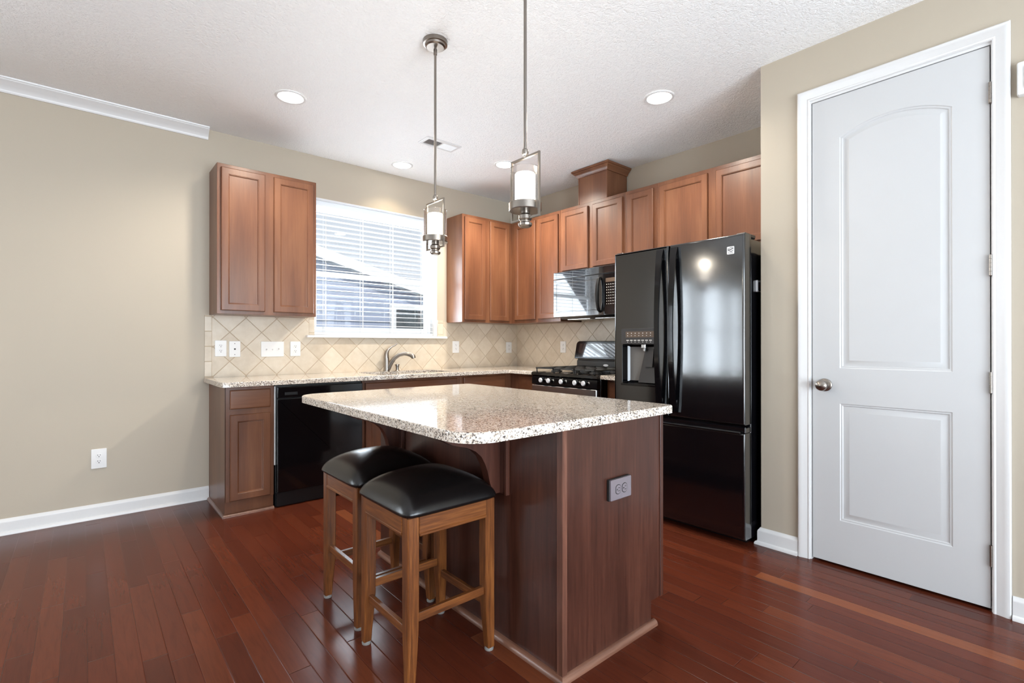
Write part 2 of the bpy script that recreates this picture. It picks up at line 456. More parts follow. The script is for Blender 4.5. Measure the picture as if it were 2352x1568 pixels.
# ------------------------------------------------------------------ the room
def wall_with_holes(F, u0, u1, v0, v1, w0, w1, holes, mb=None):
    """a wall built as a slab; holes are (u0, u1, v0, v1)"""
    mb = mb or MB(); us = sorted({u0, u1} | {h[0] for h in holes} | {h[1] for h in holes})
    for a, b in zip(us, us[1:]):
        hs = sorted([h for h in holes if h[0] < (a + b) / 2 < h[1]], key=lambda h: h[2]); z = v0
        for h in hs:
            if h[2] > z: mb.fbox(F, a, b, z, h[2], w0, w1)
            z = h[3]
        if z < v1: mb.fbox(F, a, b, z, v1, w0, w1)
    bmesh.ops.remove_doubles(mb.bm, verts=list(mb.bm.verts), dist=1e-5)
    return mb

KW = (-2.285, -1.070, 1.222, 2.392)       # kitchen window opening
BW = [(-5.82, -5.30, .56, 2.2), (-6.92, -6.14, .56, 2.2), (-7.70, -7.14, .56, 2.2)]
struct(MB().box(XL - .15, .15, YF - .15, .15, -.12, 0).build('floor', M['floor'], smooth=False))
struct(MB().box(XL - .15, .15, YF - .15, .15, H, H + .12).build('ceiling', M['ceiling'], smooth=False))
struct(wall_with_holes(FA(0), XL, .15, 0, H, -.15, 0, [KW] + BW).build('wall_back', M['wall'], smooth=False))
struct(MB().box(0, .15, YC, 0, 0, H).build('wall_right', M['wall'], smooth=False))
mbw = wall_with_holes(FB(XC), YF, YC, 0, H, -.115, 0, [(-4.016, -3.294, 0, 2.462)])
mbw.box(XC + .115, .15, YC - .10, YC, 0, H)
struct(mbw.build('wall_pantry', M['wall'], smooth=False))
struct(MB().box(XC + .60, XC + .62, -4.4, -3.15, 0, H).build('wall_closet', M['dark'], smooth=False))
struct(wall_with_holes(lambda u, v, w: (XL + w, u, v), YF, 0, 0, H, -.15, 0, [(-5.1, -3.55, .35, 2.3), (-3.25, -1.7, .35, 2.3)]).build('wall_left', M['wall'], smooth=False))
struct(wall_with_holes(lambda u, v, w: (u, YF + w, v), XL, XC, 0, H, -.15, 0, [(-5.0, -3.45, .1, 2.3), (-3.15, -1.6, .1, 2.3)]).build('wall_front', M['wall'], smooth=False))

def simple_window(name, F, u0, u1, v0, v1):
    """double-hung window seen only in reflections: casing, frame with a meeting rail, pane"""
    t = empty(name, F((u0 + u1) / 2, v0, -.08), 'white living room window outside the picture', 'window'); struct(t)
    del t['label']; del t['category']
    mid = (v0 + v1) / 2
    f = MB().slab(F, rrect(u0, u1, v0, v1), -.11, -.06, .003, [rrect(u0 + .04, u1 - .04, v0 + .05, mid - .02), rrect(u0 + .04, u1 - .04, mid + .02, v1 - .05)])
    f.build('frame', M['vinyl'], t)
    c = MB().slab(F, rrect(u0 - .07, u1 + .07, v0 - .03, v1 + .07), .001, .018, .004, [rrect(u0, u1, v0, v1)])
    c.build('casing', M['trim'], t)
    MB().fbox(F, u0 + .03, u1 - .03, v0 + .03, v1 - .03, -.088, -.082).build('pane', M['glass'], t)
for i, w in enumerate(BW): simple_window('window_%d' % (i + 2), FA(0), *w)
for i, w in enumerate([(-5.1, -3.55, .35, 2.3), (-3.25, -1.7, .35, 2.3)]): simple_window('window_%d' % (i + 5), lambda u, v, w: (XL + w, u, v), *w)
for i, w in enumerate([(-5.0, -3.45, .1, 2.3), (-3.15, -1.6, .1, 2.3)]): simple_window('window_%d' % (i + 7), lambda u, v, w: (u, YF + w, v), *w)

# mouldings: a profile (w out from the wall, v height) swept along u
def sweep(F, prof, u0, u1):
    return MB().rings([[F(u0, v, w) for w, v in prof], [F(u1, v, w) for w, v in prof]])
BASE = [(0, 0), (.028, 0), (.028, .008), (.024, .016), (.015, .020), (.015, .074), (.012, .082), (.007, .088), (.004, .095), (0, .095)]
struct(sweep(FA(-.0005), BASE, XL + .01, -3.056).build('baseboard_back', M['trim']))
b = sweep(FB(XC - .0005), BASE, -3.2435, YC + .001)
prof = BASE
b.rings([[(XC - w, YC + .001 + w, v) for w, v in prof], [(XC + .10, YC + .001 + w, v) for w, v in prof]])
b.rings([[(XC - w, YC + .001, v) for w, v in prof], [(XC - w * .999, YC + .001 + w, v) for w, v in prof]])
struct(b.build('baseboard_right', M['trim']))
struct(sweep(FB(XC - .0005), BASE, YF + .01, -4.0665).build('baseboard_pantry', M['trim']))
CROWN = [(0, 2.664), (.006, 2.664), (.009, 2.670), (.012, 2.676), (.012, 2.681), (.017, 2.690), (.026, 2.702), (.040, 2.713), (.053, 2.721), (.058, 2.726), (.058, 2.731), (.064, 2.735), (.066, 2.7425), (0, 2.7425)]
struct(sweep(FA(-.0005), CROWN, XL + .01, -3.062).build('trim_1', M['trim']))

# ------------------------------------------------------------------ kitchen window, sill and blind
wroot = empty('window_1', (-1.68, .09, 1.222), '', ''); struct(wroot); del wroot['label']; del wroot['category']
u0, u1, v0, v1 = KW
FW = lambda y0: (lambda u, v, w: (u, y0 - w, v))
MB().slab(FW(.190), rrect(u0, u1, v0, v1), 0, .068, .003, [rrect(u0 + .03, u1 - .03, v0 + .035, v1 - .035)]).build('frame', M['vinyl'], wroot)
ups = MB().slab(FW(.182), rrect(u0 + .029, u1 - .029, 1.748, v1 - .034), 0, .022, .003, [rrect(u0 + .065, u1 - .065, 1.79, v1 - .075)]).build('upper_sash', M['vinyl'], wroot)
MB().box(u0 + .06, u1 - .06, .170, .174, 1.78, v1 - .07).build('pane', M['glass'], ups)
los = MB().slab(FW(.158), rrect(u0 + .029, u1 - .029, v0 + .034, 1.787), 0, .026, .003, [rrect(u0 + .065, u1 - .065, v0 + .078, 1.745)]).build('lower_sash', M['vinyl'], wroot)
MB().box(u0 + .06, u1 - .06, .144, .148, v0 + .07, 1.75).build('pane', M['glass'], los)
# painted reveals and stool
rv = MB()
rv.box(u0, u0 + .004, .001, .124, v0 + .006, v1 - .004); rv.box(u1 - .004, u1, .001, .124, v0 + .006, v1 - .004); rv.box(u0, u1, .001, .124, v1 - .004, v1)
struct(rv.build('trim_2', M['trim']))
struct(MB().box(u0 + .004, u1 - .004, .0005, .124, v0 + .0005, v0 + .006).slab(FZ(1.203), rrect(-2.358, -.967, -.042, .0, rs=(.012, .012, 0, 0)), 0, .0195, .004).build('trim_3', M['trim']))

bl = empty('window_blind', (-1.68, .035, 1.23), 'white horizontal slat blind hanging in the window above the sink', 'blind')
sl = MB(); z = 1.272
tilt = R(2)
while z < 2.338:
    c, s_ = math.cos(tilt), math.sin(tilt); r_ = []
    for k in range(7):
        q = -.024 + .048 * k / 6; hh = .0022 * (1 - (q / .024) ** 2)
        r_.append((.086 + q * c, z + q * s_ + hh))
    sec = r_ + [(a, b_ - .0022) for a, b_ in reversed(r_)]
    sl.rings([[(u0 + .012, a, b_) for a, b_ in sec], [(u1 - .012, a, b_) for a, b_ in sec]]); z += .0437
sl.build('slats', M['slat'], bl)
MB().box(u0 + .008, u1 - .008, .058, .114, 2.346, 2.386, .003).build('head_rail', M['slat'], bl)
MB().box(u0 + .012, u1 - .012, .062, .110, 1.2305, 1.249, .004).build('bottom_rail', M['slat'], bl)
for x in (-2.17, -1.83, -1.53, -1.19):
    m = MB()
    for y in (.0605, .1115): m.box(x - .0011, x + .0011, y - .0008, y + .0008, 1.245, 2.35)
    m.box(x + .006, x + .0078, .0575, .0590, 1.245, 2.35)
    m.build('ladder_cord', M['cord'], bl)
m = MB(); m.tube([(-1.115, .054, 2.34), (-1.115, .052, 1.9), (-1.117, .052, 1.62)], .0022, 6)
m.build('tilt_wand', M['cord'], bl)

# ------------------------------------------------------------------ backsplash
def border(mb, x0, x1, z0, z1): mb.box(x0, x1, -.0085, -.0005, z0, z1, .001)
bs = MB()
bs.box(-3.037, -2.332, -.008, -.0005, ZC, 1.372)
bs.box(-2.332, -1.0, -.008, -.0005, ZC, 1.2025)
bs.box(-1.0, -.0085, -.008, -.0005, ZC, 1.372)
bko = struct(bs.build('backsplash_back', M['tile_back'], smooth=False))
bb = MB()
border(bb, -3.084, -3.039, ZC, 1.364); border(bb, -2.330, -2.287, 1.224, 1.364); border(bb, -1.066, -1.002, 1.224, 1.385)
bb.build('border_tile', M['tile_border'], bko)
g = MB(); g.box(-3.039, -3.037, -.0083, -.0005, ZC, 1.364); g.box(-2.332, -2.33, -.0083, -.0005, 1.224, 1.364); g.box(-1.002, -1.0, -.0083, -.0005, 1.224, 1.385)
g.build('grout_line', M['grout'], bko)
struct(MB().box(-.008, -.0005, -2.08, -.0005, ZC, 1.43).build('backsplash_right', M['tile_right'], smooth=False))

# ------------------------------------------------------------------ cabinets
def cab_door(F, ua, ub, va, vb, w0, t=.020, fr=.052):
    """frame-and-panel front: rails and stiles around a recessed field"""
    mb = MB(); o = rrect(min(ua, ub), max(ua, ub), va, vb)
    rs = [(0, 0), (0, t - .005), (.002, t - .002), (.005, t), (fr - .008, t), (fr - .006, t - .0025), (fr - .003, t - .003), (fr, t - .0095), (fr + .004, t - .0105)]
    return mb.rings([[F(a, b_, w0 + w) for a, b_ in inset(o, i)] for i, w in rs])
def cab_flat(F, ua, ub, va, vb, w0, t=.020):
    o = rrect(min(ua, ub), max(ua, ub), va, vb)
    return MB().rings([[F(a, b_, w0 + w) for a, b_ in inset(o, i)] for i, w in [(0, 0), (0, t - .006), (.003, t - .003), (.008, t)]])
def carcass(F, ua, ub, va, vb, depth, doors, drawers=(), rail=.038):
    """box with a face frame whose openings are those of the fronts"""
    mb = MB(); ua, ub = min(ua, ub), max(ua, ub)
    mb.fbox(F, ua, ub, va, vb, 0.0005, depth - .019, 0)
    mb.fbox(F, ua, ub, va, vb, depth - .019, depth, .0012)
    return mb
UD = .276                                    # depth of an upper cabinet at its face
Z0, Z1 = 1.363, 2.426
def upper(label, F, ua, ub, va, vb, depth, doors, cat='cabinet', group=None):
    p = F((ua + ub) / 2, va, depth / 2)
    t = empty('upper_cabinet', p, label, cat, group)
    carcass(F, ua, ub, va, vb, depth, doors).build('body', M['cab'], t)
    for a, b, c, d in doors: cab_door(F, a, b, c, d, depth + .0005).build('door', M['cab'], t)
    return t
GU = 'wooden wall cabinets'
upper('tall brown two-door wall cabinet hung left of the window, over the switches', FA(0), -3.0535, -2.366, Z0, Z1, UD,
      [(-3.030, -2.743, 1.387, 2.399), (-2.682, -2.389, 1.387, 2.399)], group=GU)
upper('brown two-door wall cabinet between the window and the room corner', FA(0), -.957, -.313, Z0, Z1, UD,
      [(-.934, -.678, 1.387, 2.399), (-.618, -.362, 1.387, 2.399)], group=GU)
WD = .311
upper('brown two-door wall cabinet in the corner, left of the microwave', FB(0), -.984, -.0005, Z0, Z1, WD,
      [(-.335, -.645, 1.396, 2.393), (-.681, -.962, 1.396, 2.393)], group=GU)
upper('short brown two-door wall cabinet directly above the black microwave', FB(0), -1.735, -.985, 1.817, Z1, WD,
      [(-1.018, -1.335, 1.835, 2.393), (-1.391, -1.711, 1.835, 2.393)], group=GU)
upper('narrow brown one-door wall cabinet between microwave and refrigerator', FB(0), -2.040, -1.736, Z0, Z1, WD,
      [(-1.762, -2.013, 1.396, 2.393)], group=GU)
upper('wide brown two-door wall cabinet over the black refrigerator', FB(0), YC + .004, -2.041, 1.825, Z1, WD,
      [(-2.068, -2.468, 1.845, 2.393), (-2.530, -2.955, 1.845, 2.393)], group=GU)

# boxed vent chimney standing on the cabinet above the microwave
ch = empty('vent_chimney', (-.17, -1.37, Z1), 'brown box with crown moulding standing on the cabinets above the microwave', 'cabinet top box')
m = MB(); m.box(-.300, -.012, -1.532, -1.205, Z1, 2.700, .002)
for y in (-1.532, -1.205): m.box(-.304, -.290, y - .003 if y < -1.4 else y - .011, y + .011 if y < -1.4 else y + .003, Z1, 2.700, .002)
m.build('body', M['cab'], ch)
cr = [(0, 2.672), (.008, 2.672), (.012, 2.684), (.024, 2.700), (.036, 2.708), (.038, 2.716), (.048, 2.720), (.050, 2.736), (0, 2.736)]
rs = []
for o_, z_ in cr:
    rs.append([(-.300 - o_, -1.205 + o_, z_), (-.300 - o_, -1.532 - o_, z_), (-.012, -1.532 - o_, z_), (-.012, -1.205 + o_, z_)])
MB().rings(rs).build('crown_moulding', M['cab_h'], ch)

# base cabinets
BD = .546
def base_cab(label, F, ua, ub, depth, fronts, drawers, toe=.05, top=ZC - .0325):
    ua, ub = min(ua, ub), max(ua, ub)
    t = empty('base_cabinet', F((ua + ub) / 2, 0, depth / 2), label, 'cabinet', 'wooden base cabinets')
    m = MB(); m.fbox(F, ua, ub, .100, top, .003, depth - .019); m.fbox(F, ua, ub, .095, ZC - .0325, depth - .019, depth, .001)
    m.fbox(F, ua, ub, 0.0, .100, .003, depth - toe)
    m.build('body', M['cab'], t)
    for a, b, c, d in fronts: cab_door(F, a, b, c, d, depth + .0005).build('door', M['cab'], t)
    for a, b, c, d in drawers: cab_flat(F, a, b, c, d, depth + .0005).build('drawer', M['cab_h'], t)
    return t
t1 = base_cab('brown base cabinet with one drawer and one door left of the dishwasher', FA(0), -3.054, -2.752, BD, [(-3.027, -2.776, .103, .675)], [(-3.027, -2.776, .713, .840)], toe=.012)
m = MB(); m.box(-3.0545, -3.050, -BD, -.003, 0, .86); m.build('end_panel', M['cab'], t1)
QR = [(0, 0), (.018, 0), (.017, .006), (.013, .012), (.007, .017), (0, .018)]
m = MB()
m.rings([[(-3.0545 - w, -BD - w, v) for w, v in QR], [(-3.0545 - w, -.0295, v) for w, v in QR]])
m.rings([[(-3.0545 - w, -BD - w, v) for w, v in QR], [(-2.752, -BD - w, v) for w, v in QR]])
m.build('shoe_moulding', M['shoe'], t1)
base_cab('brown sink base cabinet between dishwasher and corner run, under the faucet', FA(0), -2.105, -1.176, BD, [(-2.080, -1.655, .125, .675), (-1.630, -1.211, .125, .675)], [(-2.080, -1.211, .713, .840)], top=.655)
base_cab('brown base cabinet right of the sink base, ending at the corner', FA(0), -1.175, -.562, BD, [(-1.140, -.905, .125, .675), (-.885, -.647, .125, .675)], [(-1.140, -.647, .713, .845)])
BB = .560
base_cab('brown base cabinet between the corner and the black range', FB(0), -.980, -.006, BB, [(-.672, -.930, .125, .675)], [(-.672, -.930, .713, .842)])
base_cab('narrow brown base cabinet squeezed between range and refrigerator', FB(0), -2.075, -1.742, BB, [(-1.768, -2.05, .125, .675)], [(-1.768, -2.05, .713, .842)])

# worktops
def arc(cx, cy, r, a0, a1, n=8): return [(cx + r * math.cos(R(a0 + (a1 - a0) * k / n)), cy + r * math.sin(R(a0 + (a1 - a0) * k / n))) for k in range(n + 1)]
yF, xF = -.636, -.653
outer = [(-3.091, -.009), (-3.091, yF + .01), (-3.081, yF), (xF - .01, yF), (xF, yF - .01), (xF, -.981), (-.009, -.981), (-.009, -.009)]
SX0, SX1, SY0, SY1 = -1.965, -1.215, -.520, -.118
hole = rrect(SX0, SX1, SY0, SY1, .06)
ct = MB().slab(FZ(ZC - .032), outer, 0, .032, .005, [hole])
tag(ct.build('countertop', M['granite']), 'speckled beige granite L-shaped worktop running along the window wall into the corner', 'countertop')
tag(MB().slab(FZ(ZC - .032), [(-.653, -2.08), (-.009, -2.08), (-.009, -1.741), (-.653, -1.741)], 0, .032, .006).build('countertop', M['granite']),
    'small granite worktop piece between the range and the refrigerator', 'countertop')
# undermount sink
sk = MB(); hs = [hole, inset(hole, -.012)]
zt = ZC - .0335
ring = lambda pts, z_: [(a, b_, z_) for a, b_ in pts]
sk.rings([ring(inset(hole, -.020), zt), ring(inset(hole, -.004), zt), ring(inset(hole, .002), zt - .01), ring(inset(hole, .010), zt - .17), ring(inset(hole, .035), zt - .190), ring(inset(hole, .10), zt - .194)], (False, True))
tag(sk.build('sink', M['steel']), 'stainless undermount sink below the faucet', 'sink')

# faucet
fx, fy = -1.655, -.068
fa = empty('faucet', (fx, fy, ZC), 'brushed nickel single-lever faucet standing behind the sink', 'faucet')
m = MB(); m.lathe([(0, 0), (.030, 0), (.030, .004), (.0265, .012), (.0255, .07), (.0245, .115), (.0235, .130), (0, .130)], (fx, fy, ZC), 20)
m.build('body', M['nickel'], fa)
m = MB(); P = [(fx - .004, fy, ZC + .120), (fx - .002, fy, ZC + .150), (fx + .003, fy, ZC + .175), (fx + .016, fy - .008, ZC + .200), (fx + .040, fy - .018, ZC + .222), (fx + .070, fy - .028, ZC + .236), (fx + .088, fy - .034, ZC + .250)]
m.tube(P, [.0240, .0225, .0185, .0120, .0080, .0065, .0045], 12); m.build('lever', M['nickel'], fa)
m = MB(); P = [(fx + .012, fy - .006, ZC + .020), (fx + .028, fy - .030, ZC + .075), (fx + .048, fy - .058, ZC + .118), (fx + .078, fy - .090, ZC + .148), (fx + .112, fy - .122, ZC + .160), (fx + .140, fy - .148, ZC + .156)]
m.tube(P, [.024, .022, .019, .0165, .0165, .0175], 14); m.build('spout', M['nickel'], fa)
m = MB(); P = [(fx + .134, fy - .143, ZC + .158), (fx + .158, fy - .164, ZC + .150), (fx + .176, fy - .178, ZC + .132), (fx + .180, fy - .182, ZC + .118)]
m.tube(P, [.0180, .0215, .0215, .018], 14); m.build('spray_head', M['nickel'], fa)
m = MB(); m.lathe([(0, 0), (.021, 0), (.021, .004), (.015, .010), (.0145, .034), (.016, .042), (.016, .048), (.021, .050), (.021, .060), (0, .062)], (-1.552, -.078, ZC), 16)
tag(m.build('soap_dispenser', M['nickel']), 'short nickel soap dispenser standing right of the faucet', 'soap dispenser')

# ------------------------------------------------------------------ wall plates
def outlet_faces(F, u, v, w, t, mat, sideways=False):
    for s_ in (-1, 1):
        cu, cv = (u + s_ * .0195, v) if sideways else (u, v + s_ * .0195)
        out = [(cu + .0165 * math.cos(a), cv + max(-.0135, min(.0135, .0165 * math.sin(a)))) for a in [2 * math.pi * k / 24 for k in range(24)]]
        if sideways: out = [(cu + max(-.0135, min(.0135, .0165 * math.cos(a))), cv + .0165 * math.sin(a)) for a in [2 * math.pi * k / 24 for k in range(24)]]
        if sideways: MB().slab(F, inset(out, -.0022), w, w + .001, 0).build('receptacle_ring', M['slot'], t)
        rc = MB().slab(F, out, w, w + .002, .0006).build('receptacle', mat, t)
        sm = MB()
        for du, dv, hu, hv in ((-.006, .004, .0012, .0042), (.006, .004, .0012, .0036), (0, -.0068, .0024, .0026)):
            if sideways: du, dv, hu, hv = dv, du, hv, hu
            sm.fbox(F, cu + du - hu, cu + du + hu, cv + dv - hv, cv + dv + hv, w + .0016, w + .0024)
        sm.build('slot', M['slot'], rc)
def plate(name, label, F, u, v, wd, ht, cat, mat=None, w=0.0005):
    mat = mat or M['plastic']
    t = empty(name, F(u, v - ht / 2, w), label, cat)
    MB().slab(F, rrect(u - wd / 2, u + wd / 2, v - ht / 2, v + ht / 2, .004, 3), w, w + .006, .0025).build('cover_plate', mat, t)
    return t
def outlet(label, F, u, v, wd=.077, ht=.121, mat=None, sideways=False, w=.0005):
    t = plate('wall_outlet', label, F, u, v, wd, ht, 'outlet', mat, w)
    outlet_faces(F, u, v, w + .0055, t, mat or M['plastic'], sideways)
    m = MB(); m.fbox(F, u - .002, u + .002, v - .002, v + .002, w + .0055, w + .0068, .0006); m.build('screw', mat or M['plastic'], t); return t
FT = FA(-.008)
outlet('white double outlet low on the bare beige wall above the baseboard', FA(0), -3.683, .392, .080, .128)
outlet('white double outlet on the tile at the far left end, beside the blank plate', FT, -2.980, 1.1145, .077, .121)
outlet('white double outlet on the tile just right of the three-switch plate', FT, -2.441, 1.108, .081, .121)
outlet('white double outlet on the tile just right of the window sill', FT, -.8505, 1.116, .080, .121)
outlet('white double outlet on the tile close to the room corner', FT, -.130, 1.107, .080, .121)
outlet('white double outlet on the tile between the corner and the range', FB(-.008), -.736, 1.116, .076, .118)
t = plate('cable_plate', 'white blank plate with a small centre jack beside the leftmost tile outlet', FT, -2.886, 1.109, .077, .121, 'wall plate')
m = MB(); m.lathe([(0, 0), (.006, 0), (.006, -.004), (.003, -.006), (0, -.006)], (-2.886, -.0145, 1.109), 10, 'Y'); m.build('jack', M['slot'], t)
for dz in (-.042, .042):
    m = MB(); m.lathe([(0, 0), (.003, 0), (.003, -.0015), (0, -.0015)], (-2.886, -.0140, 1.109 + dz), 8, 'Y'); m.build('screw', M['slot'], t)
t = plate('light_switch', 'white three-gang toggle switch plate on the tile under the left cabinet', FT, -2.616, 1.107, .170, .121, 'light switch')
for k, upw in ((-1, -1), (0, -1), (1, 1)):
    u = -2.616 + k * .046
    m = MB(); m.fbox(FT, u - .005, u + .005, 1.107 - .012, 1.107 + .012, .006, .0075, .0005)
    y = -.0155; m.rings([[(u - .004, y + .001, 1.103), (u + .004, y + .001, 1.103), (u + .004, y + .001, 1.111), (u - .004, y + .001, 1.111)],
                         [(u - .003, y - .013, 1.103 + upw * .007), (u + .003, y - .013, 1.103 + upw * .007), (u + .003, y - .013, 1.110 + upw * .007), (u - .003, y - .013, 1.110 + upw * .007)]])
    m.build('toggle', M['plastic'], t)

# ------------------------------------------------------------------ dishwasher
dw = empty('dishwasher', (-2.428, -.29, 0), 'glossy black dishwasher under the worktop left of the sink base', 'dishwasher')
m = MB(); m.box(-2.742, -2.112, -.545, -.02, .10, .858); m.box(-2.738, -2.116, -.53, -.02, 0.001, .10); m.build('tub', M['black_satin'], dw)
m = MB(); m.slab(FA(-.546), rrect(-2.738, -2.114, .108, .764, .004, 3), 0, .034, .006); m.build('door', M['black_gloss'], dw)
m = MB(); m.slab(FA(-.546), rrect(-2.738, -2.114, .770, .846, .004, 3), 0, .036, .006); cp = m.build('control_panel', M['black_gloss'], dw)
m = MB()
m.fbox(FA(-.582), -2.690, -2.602, .787, .809, 0, .004, .002); m.build('latch', M['black_satin'], cp)
m = MB(); m.box(-2.735, -2.116, -.556, -.532, .004, .104, .003); m.build('toe_panel', M['black_satin'], dw)
m = MB(); m.box(-2.7505, -2.7425, -.552, -.10, .30, .852, .001); m.build('side_seal', M['plastic'], dw, label='white edge strip')

# ------------------------------------------------------------------ range
RY0, RY1 = -1.737, -.984
rg = empty('gas_range', (-.35, -1.36, 0), 'black gas range with silver knobs between corner cabinets and refrigerator', 'range')
m = MB(); m.box(-.640, -.012, RY0, RY1, .06, .868, .003); m.box(-.60, -.03, RY0 + .02, RY1 - .02, .001, .06); m.build('body', M['black_gloss'], rg)
m = MB(); m.rings([[(-.675, y, .858), (-.690, y, .872), (-.688, y, .893), (-.660, y, .902), (-.012, y, .902), (-.012, y, .866), (-.640, y, .862)] for y in (RY0 - .002, RY1 + .002)])
ck = m.build('cooktop', M['black_gloss'], rg)
m = MB(); m.rings([[(-.640, y, .790), (-.686, y, .790), (-.682, y, .857), (-.640, y, .857)] for y in (RY0, RY1)]); pn = m.build('control_panel', M['black_gloss'], rg)
for y in (-1.121, -1.215, -1.366, -1.520, -1.615):
    k = MB(); k.lathe([(0, 0), (.026, 0), (.026, -.006), (.021, -.010), (.021, -.022), (0, -.022)], (-.684, y, .829), 20, 'X'); kb = k.build('knob', M['black_gloss'], rg)
    k = MB(); k.lathe([(0, -.0215), (.0205, -.0215), (.0205, -.030), (.017, -.034), (0, -.0345)], (-.684, y, .829), 20, 'X'); k.build('knob_face', M['silver'], kb, label='silver knob face')
    k = MB(); k.box(-.6865, -.684, y - .045, y - .028, .836, .840); k.box(-.6865, -.684, y - .045, y - .036, .828, .832); k.build('marking', M['text_white'], kb)
m = MB(); m.box(-.680, -.640, RY0 + .002, RY1 - .002, .170, .786, .006); od = m.build('oven_door', M['black_gloss'], rg)
m = MB(); m.box(-.690, -.679, RY0 + .004, RY1 - .004, .722, .782, .004); m.build('door_trim', M['steel'], od, label='stainless band')
m = MB(); m.box(-.684, -.679, RY0 + .12, RY1 - .12, .33, .62, .004); m.build('oven_window', M['black_glass'], od)
m = MB(); m.tube([(-.690, RY0 + .05, .690), (-.735, RY0 + .06, .692), (-.735, RY1 - .06, .692), (-.690, RY1 - .05, .690)], .012, 10); m.build('oven_handle', M['steel'], od)
m = MB(); m.box(-.676, -.640, RY0 + .002, RY1 - .002, .065, .164, .005); m.build('storage_drawer', M['black_gloss'], rg)
# backguard
m = MB(); m.rings([[(-.085, y, .900), (-.082, y, .985), (-.070, y, .990), (-.070, y, 1.005), (-.012, y, 1.005), (-.012, y, .900)] for y in (RY0 + .006, RY1 - .006)]); bgd = m.build('backguard', M['black_satin'], rg)
oc = rrect(RY0, RY1 + .012, 1.004, 1.176, rs=(.01, .01, .035, .035))
tiltB = lambda u, v, w: (-.012 - w * 1.0 - (1.176 - v) * .22 * (w > .01), u, v)
m = MB(); m.slab(tiltB, oc, 0, .055, .008); ph = m.build('display_panel', M['black_gloss'], bgd)
m = MB(); m.slab(tiltB, rrect(RY0 + .04, RY1 - .035, 1.024, 1.152, .006), .054, .0575, .001); m.build('display_glass', M['black_glass'], ph)
m = MB(); ov = [(-1.348 + .030 * math.cos(2 * math.pi * k / 28), .948 + .0105 * math.sin(2 * math.pi * k / 28)) for k in range(28)]
m.slab(FB(-.0835), ov, 0, .004, .001); m.build('badge', M['silver'], bgd, label='oval silver badge')
# grates and burners
for (ya, yb) in ((RY1 - .035, -1.235), (-1.240, -1.480), (-1.485, RY0 + .035)):
    gm = MB(); y0, y1 = min(ya, yb), max(ya, yb); x0, x1 = -.672, -.105
    zt_, th = .938, .011
    for x in (x0, (x0 + x1) / 2 - .005, x1 - .011): gm.box(x, x + .011, y0, y1, zt_ - th, zt_, .002)
    for y in (y0, y1 - .011): gm.box(x0, x1, y, y + .011, zt_ - th, zt_, .002)
    yc = (y0 + y1) / 2
    gm.box(x0, x1, yc - .005, yc + .005, zt_ - th, zt_, .002)
    for xc in (x0 + .145, x1 - .145):
        gm.box(xc - .005, xc + .005, y0, y1, zt_ - th, zt_, .002)
    for x in (x0 + .004, x1 - .014):
        for y in (y0 + .002, y1 - .012): gm.box(x, x + .010, y, y + .010, .901, zt_, .002)
    gm.build('grate', M['iron'], rg)
for x, y in ((-.52, -1.135), (-.25, -1.135), (-.52, -1.585), (-.25, -1.585), (-.385, -1.36)):
    m = MB(); m.lathe([(0, 0), (.052, 0), (.050, .008), (.036, .009), (.036, .018), (.030, .021), (0, .021)], (x, y, .9005), 20); m.build('burner', M['iron'], rg)

# ------------------------------------------------------------------ microwave
MY0, MY1 = -1.733, -.986
mw = empty('microwave', (-.2, -1.36, 1.40), 'black over-the-range microwave mounted under the short cabinets', 'microwave')
m = MB(); m.box(-.372, -.010, MY0 + .002, MY1 - .002, 1.412, 1.8155, .002)
m.rings([[(-.372, y, 1.414), (-.330, y, 1.380), (-.06, y, 1.386), (-.02, y, 1.414)] for y in (MY0 + .03, MY1 - .03)]); bd = m.build('body', M['black_satin'], mw)
m = MB()
m.box(-.30, -.10, MY0 + .08, -1.40, 1.374, 1.3815, .002); m.box(-.30, -.10, -1.34, MY1 - .08, 1.374, 1.3815, .002); m.build('grease_filter', M['steel'], bd)
FM = FB(-.372)
m = MB(); m.slab(FM, rrect(MY0, MY1, 1.752, 1.8145), 0, .036, .004); m.build('vent_grille', M['black_glass'], mw)
m = MB(); m.slab(FM, rrect(-1.580, MY1, 1.396, 1.747), 0, .038, .005); dr = m.build('door', M['black_glass'], mw)
m = MB(); o = rrect(-1.525, MY1 - .035, 1.440, 1.712, .02)
m.rings([[FM(a, b_, .0375 + w) for a, b_ in inset(o, i)] for i, w in ((0, 0), (.002, .0025), (.006, .0025), (.008, .0006))], (False, True)); m.build('door_window', M['black_glass'], dr)
m = MB(); P = [FM(-1.545, 1.715, .040), FM(-1.548, 1.70, .066), FM(-1.550, 1.64, .082), FM(-1.550, 1.57, .086), FM(-1.550, 1.50, .082), FM(-1.548, 1.44, .066), FM(-1.545, 1.425, .040)]
m.tube(P, [.012, .014, .016, .018, .016, .014, .012], 10); m.build('handle', M['black_satin'], dr)
m = MB(); m.slab(FM, rrect(MY0, -1.583, 1.396, 1.747), 0, .038, .005); cp = m.build('control_panel', M['black_gloss'], mw)
m = MB(); m.fbox(FM, -1.715, -1.605, 1.672, 1.706, .0375, .0385); m.build('display', M['display'], cp)
m = MB()
for r_ in range(8):
    for c_ in range(5):
        u = -1.615 - c_ * .022; v = 1.652 - r_ * .0235
        m.fbox(FM, u - .0055, u + .0035, v - .003, v + .003, .0376, .0384)
m.build('buttons', M['text_white'], cp)

